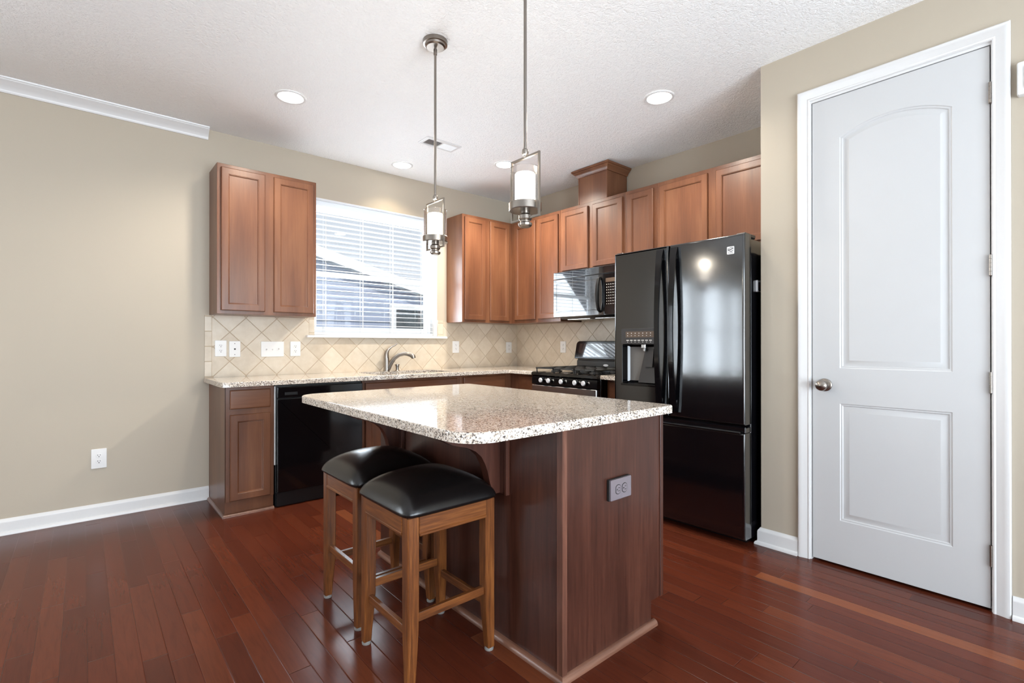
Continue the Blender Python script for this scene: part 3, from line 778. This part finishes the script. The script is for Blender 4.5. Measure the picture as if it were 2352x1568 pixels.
# ------------------------------------------------------------------ refrigerator
FY0, FY1 = -3.014, -2.108
rf = empty('refrigerator', (-.48, -2.56, 0), 'tall black french-door refrigerator with water dispenser beside the pantry wall', 'refrigerator')
m = MB(); m.box(-.862, -.04, FY0 + .004, FY1 - .004, .03, 1.755, .004); bd = m.build('body', M['fridge'], rf)
m = MB(); m.box(-.86, -.08, FY0 + .03, FY1 - .03, .001, .03); m.build('foot_grille', M['black_satin'], rf)
FR = FB(-.868)
YS = -2.538
DY0, DY1, DZ0, DZ1 = -2.456, -2.172, .871, 1.253
hole = rrect(DY0 + .006, DY1 - .006, DZ0 + .008, 1.147, .012)
m = MB(); m.slab(FR, rrect(YS + .003, FY1, .690, 1.775, rs=(.006, .006, .006, .006)), 0, .082, .014, [hole], seg=4); ld = m.build('left_door', M['fridge'], rf)
m = MB(); m.slab(FR, rrect(FY0, YS - .003, .690, 1.775), 0, .082, .014, seg=4); rd = m.build('right_door', M['fridge'], rf)
m = MB(); m.slab(FR, rrect(FY0, FY1, .040, .642), 0, .082, .012, seg=3); m.fbox(FR, FY0, FY1, .640, .678, 0, .070, .006); fd = m.build('freezer_drawer', M['fridge'], rf)
m = MB(); m.fbox(FR, FY0 + .02, FY1 - .02, .636, .652, .074, .094, .006); m.build('drawer_handle', M['black_gloss'], fd)
m = MB(); m.box(-.890, -.863, FY0 + .008, FY1 - .008, .05, .675); m.box(-.885, -.863, FY0 + .008, FY1 - .008, .70, 1.76); m.build('door_gasket', M['rubber'], rf)
for ya in (FY0 + .002, FY1 - .06): MB().box(-.93, -.80, ya, ya + .058, 1.756, 1.782, .006).build('hinge_cover', M['black_satin'], rf)
def fridge_handle(yc, door):
    n = 22; rs = []
    for k in range(n + 1):
        a = k / n; z_ = .722 + (1.752 - .722) * a; sn = math.sin(math.pi * a)
        bow = .010 + .046 * sn ** .7; hw = .0255 - .0110 * sn ** .6; x_ = -.950 - bow
        rs.append([(x_ - .009, yc - hw, z_), (x_ - .009, yc + hw, z_), (x_ + .010, yc + hw * .75, z_), (x_ + .010, yc - hw * .75, z_)])
    m = MB().rings(rs); m.box(-.966, -.948, yc - .016, yc + .016, .722, .800, .004); m.box(-.966, -.948, yc - .016, yc + .016, 1.680, 1.752, .004)
    m.build('door_handle', M['black_gloss'], door)
fridge_handle(-2.484, ld); fridge_handle(-2.584, rd)
# dispenser
m = MB(); cx = -.868 + .02
m.rings([[FR(a, b_, w) for a, b_ in inset(hole, i)] for i, w in ((0.0005, .0815), (.003, .078), (.006, .03), (.03, .006))], (False, True)); ca = m.build('dispenser_cavity', M['black_gloss'], ld)
m = MB(); m.slab(FR, rrect(DY0, DY1, 1.148, DZ1, .006), .0815, .0845, .0015); pa = m.build('dispenser_panel', M['charcoal'], ld)
m = MB(); m.fbox(FR, DY0 + .02, DY1 - .036, 1.192, 1.232, .0842, .0852); m.build('display', M['display'], pa)
m = MB(); prng = random.Random(3)
for k in range(7):
    u = DY1 - .052 - k * .030
    m.fbox(FR, u - .010, u + .010, 1.170, 1.176, .0842, .0850)
    m.fbox(FR, u - .004, u + .004, 1.160, 1.163, .0842, .0850)
    m.fbox(FR, u - .004, u + .002, 1.218, 1.223, .0850, .0856); m.fbox(FR, u - .003, u + .003, 1.202, 1.206, .0850, .0856)
m.build('buttons', M['text_white'], pa)
m = MB(); m.fbox(FR, -2.352, -2.318, 1.118, 1.150, .03, .068, .004); m.lathe([(0, 0), (.013, 0), (.011, -.02), (0, -.02)], FR(-2.335, 1.120, .050), 14); m.build('water_nozzle', M['steel'], ca)
m = MB(); m.rings([[FR(-2.395, 1.115, .022), FR(-2.330, 1.115, .022), FR(-2.330, 1.115, .034), FR(-2.395, 1.115, .034)], [FR(-2.395, .995, .040), FR(-2.330, .995, .040), FR(-2.330, .995, .052), FR(-2.395, .995, .052)]]); m.build('paddle', M['charcoal'], ca)
m = MB(); m.rings([[FR(-2.44, 1.10, .010), FR(-2.315, 1.10, .010), FR(-2.315, 1.10, .016), FR(-2.44, 1.10, .016)], [FR(-2.44, .890, .048), FR(-2.290, .890, .048), FR(-2.290, .890, .058), FR(-2.44, .890, .058)]]); m.build('back_ramp', M['charcoal'], ca)
m = MB(); m.slab(FR, rrect(DY0, DY1, DZ0 - .004, DZ0 + .010, .004), .0815, .0915, .002); m.build('drip_tray', M['black_gloss'], ld)
# badge
m = MB(); FE = FB(-.950); m.slab(FE, rrect(-2.956, -2.914, 1.664, 1.708, .004), 0, .0022, .0005); bdg = m.build('badge', M['silver'], rd, label='small silver square badge')
m = MB()
for k, (zz, hh) in enumerate(((1.699, .0012), (1.692, .0022), (1.683, .0016))):
    pts = [(-2.951 + .032 * i / 10, zz + .0025 * math.sin(i / 10 * 5 + k * 1.4)) for i in range(11)]
    m.rings([[FE(u, v - hh, .0024), FE(u, v + hh, .0024), FE(u, v + hh, .0030), FE(u, v - hh, .0030)] for u, v in pts])
m.build('wave_mark', M['slot'], bdg)
FEt = lambda u, v, w: (-.950 - w, -u, v)
text('ELITE', .011, FEt, 2.935, 1.6715, .0024, M['slot'], 'lettering', bdg)
mg = empty('timer_magnet', (-.78, FY0, 1.46), 'small silver timer stuck on the side of the refrigerator', 'magnet timer')
FS = lambda u, v, w: (u, FY0 + .004 - w, v)
m = MB(); m.slab(FS, rrect(-.800, -.738, 1.452, 1.520, .005), 0.0005, .012, .003); m.build('case', M['silver'], mg)
m = MB(); m.slab(FS, rrect(-.790, -.743, 1.458, 1.508, .003), .0118, .013, .0005); fc = m.build('screen', M['slot'], mg)
m = MB(); m.fbox(FS, -.781, -.753, 1.474, 1.492, .0128, .0134); m.build('readout', M['display'], fc)

# ------------------------------------------------------------------ island
IX0, IX1, IY0, IY1 = -2.530, -1.923, -3.103, -1.745
il = empty('kitchen_island', (-2.23, -2.42, 0), 'dark cherry kitchen island cabinet under the square granite top', 'island')
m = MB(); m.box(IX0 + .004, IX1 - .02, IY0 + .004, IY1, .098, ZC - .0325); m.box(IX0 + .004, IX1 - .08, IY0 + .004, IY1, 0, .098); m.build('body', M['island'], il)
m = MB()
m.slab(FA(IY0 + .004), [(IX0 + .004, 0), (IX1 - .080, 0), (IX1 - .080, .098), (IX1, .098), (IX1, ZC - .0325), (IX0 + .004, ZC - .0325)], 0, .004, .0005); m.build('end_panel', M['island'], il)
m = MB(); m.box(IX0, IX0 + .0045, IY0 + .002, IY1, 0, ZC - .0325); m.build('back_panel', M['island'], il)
m = MB()
m.slab(FZ(.018), [(IX0 - .005, IY0 - .006), (IX0 + .018, IY0 - .006), (IX0 + .018, IY0 - .0002), (IX0 - .0002, IY0 - .0002), (IX0 - .0002, IY0 + .020), (IX0 - .005, IY0 + .020)], 0, ZC - .0335 - .018, 0)
m.build('corner_moulding', M['edge'], il, label='worn corner strip')
m = MB(); m.box(IX1 - .018, IX1 + .002, IY0 - .005, IY0 + .002, .098, ZC - .0325, .0015); m.build('edge_moulding', M['island'], il)
m = MB()
m.box(IX1 - .02, IX1, IY0 + .004, IY1, .098, ZC - .0325, .001); m.build('face_frame', M['island'], il)
FI = lambda u, v, w: (IX1 + w, u, v)
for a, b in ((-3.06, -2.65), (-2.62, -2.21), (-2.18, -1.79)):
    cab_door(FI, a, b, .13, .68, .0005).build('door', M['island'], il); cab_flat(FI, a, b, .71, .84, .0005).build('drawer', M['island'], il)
QI = [(0, 0), (.020, 0), (.020, .008), (.016, .016), (.008, .021), (0, .022)]
m = MB(); m.rings([[(IX0 - w, IY0 - w, v) for w, v in QI], [(IX0 - w, IY1, v) for w, v in QI]]); m.build('shoe_moulding', M['shoe'], il, label='lighter worn quarter-round moulding')
m = MB(); m.rings([[(IX0 - w, IY0 - w, v) for w, v in QI], [(IX1 - .062, IY0 - w, v) for w, v in QI]]); m.build('shoe_moulding', M['shoe_x'], il, label='lighter worn quarter-round moulding')
def corbel(yc):
    b_ = MB(); b_.box(IX0 - .012, IX0 - .0005, yc - .066, yc + .066, .572, ZC - .0325, .002)
    for s_ in (-1, 1): b_.box(IX0 - .018, IX0 - .011, yc + s_ * .058 - .007, yc + s_ * .058 + .007, .572, ZC - .0325, .002)
    bp = b_.build('corbel', M['island'], il)
    cv = [(-.30, .866), (-.30, .850), (-.28, .825), (-.25, .801), (-.22, .786), (-.19, .777), (-.165, .771), (-.144, .763), (-.116, .749), (-.089, .725), (-.072, .695), (-.061, .668), (-.055, .644), (-.049, .620), (-.040, .598), (-.030, .582), (-.020, .575), (0, .575), (0, .866)]
    m = MB(); Fc = lambda u, v, w: (IX0 - .012 + u, yc - .020 + w, v)
    m.slab(Fc, cv, 0, .040, .002); m.build('bracket', M['island'], bp)
corbel(-2.765); corbel(-1.950)
outlet('grey-bronze double outlet set sideways on the island end panel', FA(IY0), -2.226, .605, .126, .078, M['grey_plate'], True, .0125)
io = [o for o in COL.objects if o.name.startswith('wall_outlet')][-1]; io.name = 'island_outlet'
# deeper box behind the plate
m = MB(); m.fbox(FA(IY0), -2.291, -2.161, .565, .645, .0003, .0135, .002); ORG[io.name] = Vector(io.location); m.build('trim_box', M['slot'], io, label='dark raised box')
cto = rrect(-2.968, -1.918, -3.162, -1.712, rs=(.11, .030, .030, .11), seg=10)
tag(MB().slab(FZ(ZC - .0315), cto, 0, .0315, .006, seg=3).build('island_countertop', M['granite']), 'square speckled granite slab with rounded corners on top of the island', 'countertop')

# ------------------------------------------------------------------ stools
def stool():
    t = empty('bar_stool', (0, 0, 0), '', '')
    hh = .183
    for sx in (-1, 1):
        for sy in (-1, 1):
            rs = []
            for z_, o_, wdt in ((.012, .000, .030), (.06, .0, .033), (.13, .0, .038), (.20, 0, .042), (.40, 0, .043), (.570, 0, .043)):
                xo, yo = sx * (hh - o_), sy * (hh - o_); xi, yi = xo - sx * wdt, yo - sy * wdt; c = .003
                q = [(xo, yo - sy * c), (xo - sx * c, yo), (xi + sx * c, yo), (xi, yo - sy * c), (xi, yi + sy * c), (xi + sx * c, yi), (xo - sx * c, yi), (xo, yi + sy * c)]
                rs.append([(a, b_, z_) for a, b_ in q])
            lg = MB().rings(rs).build('leg', M['stool'], t)
            MB().lathe([(0, 0), (.017, 0), (.018, .006), (.016, .0125), (0, .0125)], (sx * (hh - .0155), sy * (hh - .0155), 0), 12).build('foot_glide', M['rubber'], lg)
    for s_ in (-1, 1):
        m = MB(); m.box(-hh + .042, hh - .042, s_ * (hh - .008) - .010, s_ * (hh - .008) + .010 - (0.004), .508, .572, .0015); m.box(-hh + .042, hh - .042, s_ * (hh - .002) - .007, s_ * (hh - .002) + .004, .505, .517, .003); m.build('apron', M['stool_x'], t)
        m = MB(); m.box(s_ * (hh - .008) - .010, s_ * (hh - .008) + .006, -hh + .042, hh - .042, .508, .572, .0015); m.box(s_ * (hh - .002) - .0055, s_ * (hh - .002) + .0055, -hh + .042, hh - .042, .506, .518, .003); m.build('apron', M['stool_y'], t)
        m = MB(); m.box(-hh + .038, hh - .038, s_ * (hh - .022) - .009, s_ * (hh - .022) + .009, .212, .242, .002); m.build('stretcher', M['stool_x'], t)
        m = MB(); m.box(s_ * (hh - .022) - .009, s_ * (hh - .022) + .009, -hh + .038, hh - .038, .164, .194, .002); m.build('stretcher', M['stool_y'], t)
    # cushion
    bm = bmesh.new(); n = 26; S = .200; top = {}; bot = {}
    def sq(a): return max(-1, min(1, a))
    for i in range(n + 1):
        for j in range(n + 1):
            a = math.sin(math.pi / 2 * (2 * i / n - 1)); b_ = math.sin(math.pi / 2 * (2 * j / n - 1))
            rho = max(abs(a), abs(b_)); du, dv = (a / rho, b_ / rho) if rho > 1e-6 else (1, 0); p = 2 + 8 * rho ** 3
            d = (abs(du) ** p + abs(dv) ** p) ** (1 / p)
            x, y = S * rho * du / d, S * rho * dv / d
            top[i, j] = bm.verts.new((x, y, .580 + .100 * max(0, 1 - rho ** 2.3) ** .6))
            if 0 < i < n and 0 < j < n: bot[i, j] = bm.verts.new((x * .97, y * .97, .5725))
            else: bot[i, j] = None
    for i in range(n):
        for j in range(n):
            bm.faces.new((top[i, j], top[i + 1, j], top[i + 1, j + 1], top[i, j + 1]))
            q = [bot[k] or top[k] for k in ((i, j), (i, j + 1), (i + 1, j + 1), (i + 1, j))]
            bm.faces.new(q)
    bmesh.ops.recalc_face_normals(bm, faces=bm.faces)
    m = MB(); m.bm.free(); m.bm = bm; o = m.build('seat_cushion', M['leather'], t)
    o.data.set_sharp_from_angle(angle=R(70)); o.modifiers.clear()
    m = MB(); m.box(-.180, .180, -.180, .180, .566, .5735, .002); m.build('seat_board', M['stool_x'], t)
    return t
st = stool(); st.location = (-2.770, -2.626, 0)
tag(st, 'nearer black-cushioned wooden bar stool, in front of the other stool', 'stool', 'bar stools at the island')
st2 = copy_tree(st); st2.location = (-2.752, -2.180, 0); st2.rotation_euler = (0, 0, R(90))
tag(st2, 'farther black-cushioned wooden bar stool, half hidden behind the nearer stool', 'stool', 'bar stools at the island')

# ------------------------------------------------------------------ pendants
def pendant():
    t = empty('pendant_lamp', (0, 0, 0), '', '')
    m = MB(); m.lathe([(0, H - .036), (.045, H - .036), (.053, H - .030), (.055, H - .022), (.063, H - .020), (.064, H - .0005), (0, H - .0005)], (0, 0, 0), 32); m.build('canopy', M['bronze'], t)
    m = MB(); m.lathe([(0, 1.915), (.0065, 1.915), (.0065, H - .075), (.0095, H - .073), (.0095, H - .045), (.006, H - .043), (.006, H - .03), (0, H - .03)], (0, 0, 0), 14); m.build('rod', M['bronze'], t)
    m = MB(); m.lathe([(0, -.022), (.007, -.020), (.007, -.014), (.012, -.010), (.014, 0), (.012, .010), (.007, .014), (.007, .019), (0, .02)], (0, 0, 1.919), 16); m.build('ball', M['nickel'], t)
    m = MB(); a, zt_, zb = .081, 1.897, 1.652; w = .0040
    m.slab(lambda u, v, q: (q - w, u, v), rrect(-a - w, a + w, zb - w, zt_ + w), 0, 2 * w, .0015, [rrect(-a + w, a - w, zb + w, zt_ - w)])
    m.build('frame', M['nickel'], t)
    m = MB(); m.lathe([(0, 1.682), (.064, 1.682), (.066, 1.685), (.066, 1.712), (.064, 1.714), (0, 1.714)], (0, 0, 0), 32)
    m.lathe([(0, 1.618), (.020, 1.618), (.027, 1.624), (.0285, 1.632), (.020, 1.638), (.020, 1.643), (.027, 1.650), (.027, 1.664), (.018, 1.672), (.018, 1.683), (0, 1.683)], (0, 0, 0), 24); m.build('cup', M['nickel'], t)
    m = MB(); m.lathe([(0, 1.7145), (.040, 1.7145), (.041, 1.72), (.041, 1.828), (.038, 1.832), (0, 1.832)], (0, 0, 0), 28); m.build('frosted_tube', M['frost'], t, label='glowing frosted inner glass')
    l = bpy.data.lights.new('lamp_glow', 'POINT'); l.energy = 3.5; l.color = (1, .90, .76); l.shadow_soft_size = .03
    o = bpy.data.objects.new('lamp_glow', l); COL.objects.link(o); o.parent = t; o.location = (0, 0, 1.866)
    m = MB(); prof = [(.0605, 1.7145), (.0605, 1.852)]
    ring = lambda r_, z_: [(r_ * math.cos(2 * math.pi * k / 40), r_ * math.sin(2 * math.pi * k / 40), z_) for k in range(40)]
    m.rings([ring(.0605, 1.7142), ring(.0605, 1.852), ring(.0590, 1.853), ring(.0575, 1.852), ring(.0575, 1.7142)], (False, False)); m.build('glass_cylinder', M['lampglass'], t)
    return t
pl = pendant(); pl.location = (-2.362, -2.030, 0)
tag(pl, 'farther brushed nickel pendant lamp with its round ceiling canopy in sight', 'pendant lamp', 'pendant lamps over the island')
pl2 = copy_tree(pl); pl2.location = (-2.420, -2.796, 0)
tag(pl2, 'nearer and larger-looking nickel pendant lamp, its rod running up out of sight', 'pendant lamp', 'pendant lamps over the island')

# ------------------------------------------------------------------ ceiling fixtures
def can(x, y, label, watts, cone=152, color=(1, .92, .80)):
    t = empty('recessed_light', (x, y, H - .008), label, 'ceiling light', 'recessed ceiling lights')
    ring = lambda r_, z_: [(x + r_ * math.cos(2 * math.pi * k / 40), y + r_ * math.sin(2 * math.pi * k / 40), z_) for k in range(40)]
    MB().rings([ring(.094, H - .0005), ring(.094, H - .004), ring(.088, H - .008), ring(.078, H - .007), ring(.074, H - .0005)], (False, False)).build('trim_ring', M['trim'], t)
    MB().lathe([(0, -.004), (.076, -.004), (.076, -.0005), (0, -.0005)], (x, y, H), 32).build('lens', M['can'], t)
    l = bpy.data.lights.new('lamp_beam', 'SPOT'); l.energy = watts; l.color = color; l.spot_size = R(cone); l.spot_blend = .6; l.shadow_soft_size = .07
    o = bpy.data.objects.new('lamp_beam', l); COL.objects.link(o); o.parent = t; o.location = (0, 0, -.004)
can(-2.752, -.914, 'recessed ceiling light nearest the crown moulding end', 82)
can(-1.614, -.284, 'recessed ceiling light close to the wall above the window', 20, 118, (1, .84, .58))
can(-.930, -.894, 'recessed ceiling light behind the nearer pendant lamp', 175)
can(-.946, -2.466, 'recessed ceiling light in front of the refrigerator cabinets', 92)
vn = empty('ceiling_vent', (-1.605, -.895, H - .01), 'white slatted air vent in the ceiling between the pendant and the recessed lights', 'air vent')
m = MB(); vx0, vx1, vy0, vy1 = -1.765, -1.450, -.970, -.820
o = rrect(vx0, vx1, vy0, vy1); 
m.rings([[(a, b_, H - w) for a, b_ in inset(o, i)] for i, w in ((0, .0005), (0, .004), (.006, .008), (.024, .009), (.026, .001))], (False, False)); m.build('frame', M['trim'], vn)
m = MB(); m.box(vx0 + .02, vx1 - .02, vy0 + .02, vy1 - .02, H - .0015, H - .0005); m.build('duct', M['slot'], vn)
m = MB()
for k in range(24):
    x = vx0 + .033 + k * (vx1 - vx0 - .066) / 23; s_ = -.006 if k < 12 else .006
    m.rings([[(x - s_, y, H - .002), (x - s_ + .0012, y, H - .002), (x + s_ + .0012, y, H - .009), (x + s_, y, H - .009)] for y in (vy0 + .024, vy1 - .024)])
m.box((vx0 + vx1) / 2 - .004, (vx0 + vx1) / 2 + .004, vy0 + .024, vy1 - .024, H - .009, H - .002)
m.build('louvres', M['trim'], vn)

# ------------------------------------------------------------------ pantry door
dr = empty('door_1', (XC, -3.655, 0), '', ''); struct(dr); del dr['label']; del dr['category']
FD = FB(XC - .0)
CAS = [(0, .001), (0, .016), (.005, .020), (.014, .021), (.022, .018), (.034, .015), (.046, .012), (.052, .014), (.057, .012), (.058, .001)]
yo0, yo1, zo = -4.064, -3.245, 2.505      # outer edges of the casing
def casing_ring(i, w): return [(yo1 - i, 0.0), (yo1 - i, zo - i), (yo0 + i, zo - i), (yo0 + i, 0.0)], w
m = MB(); t_ = bmesh.new(); rr = []
for i, w in CAS:
    pts, _ = casing_ring(i, w); rr.append([t_.verts.new(FD(a, b_, w)) for a, b_ in pts])
for a, b_ in zip(rr, rr[1:]):
    for k in range(3): t_.faces.new((a[k], a[k + 1], b_[k + 1], b_[k]))
m._take(t_); m.build('casing', M['trim'], dr)
m = MB()
jl, jr, jt = -3.308, -4.003, 2.436
m.fbox(FD, jl, -3.2945, 0, jt, -.115, .0008); m.fbox(FD, -4.0155, jr, 0, jt, -.115, .0008); m.fbox(FD, -4.0155, -3.2945, jt, 2.4615, -.115, .0008)
m.fbox(FD, jl - .012, jl, 0, jt, -.075, -.0395); m.fbox(FD, jr, jr + .012, 0, jt, -.075, -.0395); m.fbox(FD, jr, jl, jt - .012, jt, -.075, -.0395)
m.build('jamb', M['trim'], dr)
# leaf: stiles and rails around two moulded panels, the upper one arched
ly0, ly1, lz0, lz1 = -3.9995, -3.3115, .013, 2.4325
w_ = -.002
pu0, pu1 = -3.877, -3.438
cxm = (pu0 + pu1) / 2; hw = (pu1 - pu0) / 2; rise = .058; zs = 2.216
Rr = (hw * hw + rise * rise) / (2 * rise)
arch = []
for k in range(17):
    u = pu1 - 2 * hw * k / 16; arch.append((u, zs + math.sqrt(max(0, Rr * Rr - (u - cxm) ** 2)) - (Rr - rise)))
upo = [(pu0, 1.023), (pu1, 1.023)] + arch
lwo = rrect(pu0, pu1, .238, .842)
m = MB(); t_ = bmesh.new()
def q(pts): t_.faces.new([t_.verts.new(FD(a, b_, w_)) for a, b_ in pts])
lv = [lz0, .238, .842, 1.023, zs, lz1]
for za, zb in zip(lv, lv[1:]):
    q([(ly0, za), (pu0, za), (pu0, zb), (ly0, zb)]); q([(pu1, za), (ly1, za), (ly1, zb), (pu1, zb)])
q([(pu0, lz0), (pu1, lz0), (pu1, .238), (pu0, .238)]); q([(pu0, .842), (pu1, .842), (pu1, 1.023), (pu0, 1.023)])
for a, b_ in zip(arch, arch[1:]): q([b_, a, (a[0], lz1), (b_[0], lz1)])
for o in (upo, lwo):
    prof = ((0, 0), (.004, -.0035), (.010, -.0035), (.014, -.0075), (.024, -.0085), (.040, -.0025), (.043, -.0015))
    rr = [[t_.verts.new(FD(a, b_, w_ + w)) for a, b_ in inset(o, i)] for i, w in prof]
    for ra, rb in zip(rr, rr[1:]):
        for k in range(len(ra)): t_.faces.new((ra[k], ra[(k + 1) % len(ra)], rb[(k + 1) % len(ra)], rb[k]))
    t_.faces.new(rr[-1])
bmesh.ops.remove_doubles(t_, verts=t_.verts, dist=1e-5)
m._take(t_); m.fbox(FD, ly0, ly1, lz0, lz1, -.038, w_ - .0095)
for a, b_, c, d in ((ly0, ly0 + .0005, lz0, lz1), (ly1 - .0005, ly1, lz0, lz1), (ly0, ly1, lz0, lz0 + .0005), (ly0, ly1, lz1 - .0005, lz1)): m.fbox(FD, a, b_, c, d, -.038, w_)
lf = m.build('door_leaf', M['door_paint'], dr)
kx = XC - .0
m = MB(); m.lathe([(0, .002), (.033, .002), (.033, -.004), (.028, -.008), (.013, -.010), (.012, -.030), (.018, -.036), (.026, -.044), (.0285, -.054), (.026, -.064), (.016, -.071), (0, -.073)], (kx, -3.371, .934), 28, 'X'); m.build('knob', M['nickel'], lf)
m = MB(); m.fbox(FD, ly1 - .001, ly1 + .0005, .905, .963, -.03, .002); m.build('latch_plate', M['nickel'], lf)
for zc_ in (2.228, 1.488, .983, .242):
    zc_ = {2.228: 2.228, 1.488: 1.488, .983: .984, .242: .242}[zc_]
    m = MB()
    for k in range(5): m.lathe([(0, 0), (.0062, 0), (.0062, .0172), (0, .0172)], (XC - .006, -4.0015, zc_ - .045 + k * .018), 12)
    m.lathe([(0, -.004), (.004, -.003), (.0066, 0), (.0066, .001), (0, .001)], (XC - .006, -4.0015, zc_ - .045), 12)
    m.build('hinge', M['nickel'], dr)
cb = empty('door_chime', (XC, -4.15, 2.172), 'white door chime box on the wall right of the pantry door', 'door chime')
m = MB(); m.slab(FB(XC), rrect(-4.225, -4.083, 2.174, 2.311, .008), .0005, .035, .008); m.build('cover', M['plastic'], cb)
m = MB(); m.slab(FB(XC), rrect(-4.215, -4.105, 2.186, 2.299, .02), .0345, .040, .004); m.build('front_panel', M['plastic'], cb)

# ------------------------------------------------------------------ dining chandelier behind the view, mirrored in the refrigerator door
cd = empty('chandelier', (-5.3, -1.9, 1.75), 'nickel dining chandelier with small lamps, seen as a reflection in the refrigerator door', 'chandelier')
cx_, cy_ = -5.3, -1.9
m = MB(); m.lathe([(0, 1.75), (.02, 1.75), (.03, 1.80), (.012, 1.84), (.012, 2.70), (.06, 2.715), (.06, H - .0005), (0, H - .0005)], (cx_, cy_, 0), 16); m.build('stem', M['nickel'], cd)
for k in range(5):
    a = 2 * math.pi * k / 5 + .3; dx, dy = math.cos(a), math.sin(a)
    m = MB(); m.tube([(cx_ + dx * .02, cy_ + dy * .02, 1.80), (cx_ + dx * .12, cy_ + dy * .12, 1.75), (cx_ + dx * .24, cy_ + dy * .24, 1.80), (cx_ + dx * .26, cy_ + dy * .26, 1.86)], .006, 8); ar = m.build('arm', M['nickel'], cd)
    m = MB(); m.lathe([(0, 1.86), (.016, 1.86), (.022, 1.90), (.024, 1.98), (.02, 1.985), (0, 1.985)], (cx_ + dx * .26, cy_ + dy * .26, 0), 16); m.build('lamp_shade', M['bulb'], ar)

# ------------------------------------------------------------------ outside the kitchen window
struct(MB().box(-30, 30, .20, 30, -.7, -.6).build('ground_outside', M['lawn']))
nh = empty('neighbor_house', (2, 3.2, -.6), 'grey-blue lap-sided house seen through the blind', 'house')
m = MB(); z = -.6; rows = 0
RS, RZ = .255, 2.75
def rake(x): return RZ - RS * (x + 2.5)
XH0, XH1 = -7.5, 6.0
# gable wall as lapped boards, cut off along the roof slope
while z < 4.2:
    zt = z + .15
    xr = min(XH1, (RZ - z) / RS - 2.5)
    if xr <= XH0 + .3: break
    xr2 = min(XH1, (RZ - zt) / RS - 2.5)
    t_ = bmesh.new()
    m.rings([[(XH0, 3.2, z), (XH0, 3.178, z), (XH0, 3.195, zt), (XH0, 3.2, zt)], [(xr, 3.2, z), (xr, 3.178, z), (max(xr2, XH0 + .01), 3.195, zt), (max(xr2, XH0 + .01), 3.2, zt)]])
    t_.free(); z = zt
m.box(XH0, XH1, 3.2, 3.4, -.6, 1.0)
m.build('siding', M['siding'], nh)
m = MB(); L0, L1 = XH0, XH1
m.rings([[(L0, 3.02, rake(L0)), (L0, 3.5, rake(L0)), (L0, 3.5, rake(L0) + .16), (L0, 3.02, rake(L0) + .16)], [(L1, 3.02, rake(L1)), (L1, 3.5, rake(L1)), (L1, 3.5, rake(L1) + .16), (L1, 3.02, rake(L1) + .16)]])
m.build('eave', M['house_trim'], nh)
wf = MB().slab(FW(3.176), rrect(.03, 1.09, .96, 1.80), 0, .05, .004, [rrect(.12, 1.0, 1.04, 1.72)])
wf = wf.build('window_frame', M['house_trim'], nh)
MB().box(.1, 1.02, 3.155, 3.165, 1.0, 1.75).build('pane', M['house_glass'], wf)
# shrubs outside the living room windows, mirrored in the refrigerator
for k, (x, y, r_) in enumerate(((-6.4, 1.6, .75), (-8.4, 1.9, .9), (-4.9, 1.7, .5))):
    bm = bmesh.new(); bmesh.ops.create_icosphere(bm, subdivisions=4, radius=r_)
    g2 = random.Random(k)
    for v in bm.verts: v.co *= 1 + g2.uniform(-.12, .12); v.co.z *= 1.1
    for v in bm.verts: v.co += Vector((x, y, r_ * .9 - .6))
    m = MB(); m.bm.free(); m.bm = bm
    tag(m.build('shrub', M['leaf']), 'green shrub outside the living room windows, seen only in reflections', 'shrub', 'shrubs outside')
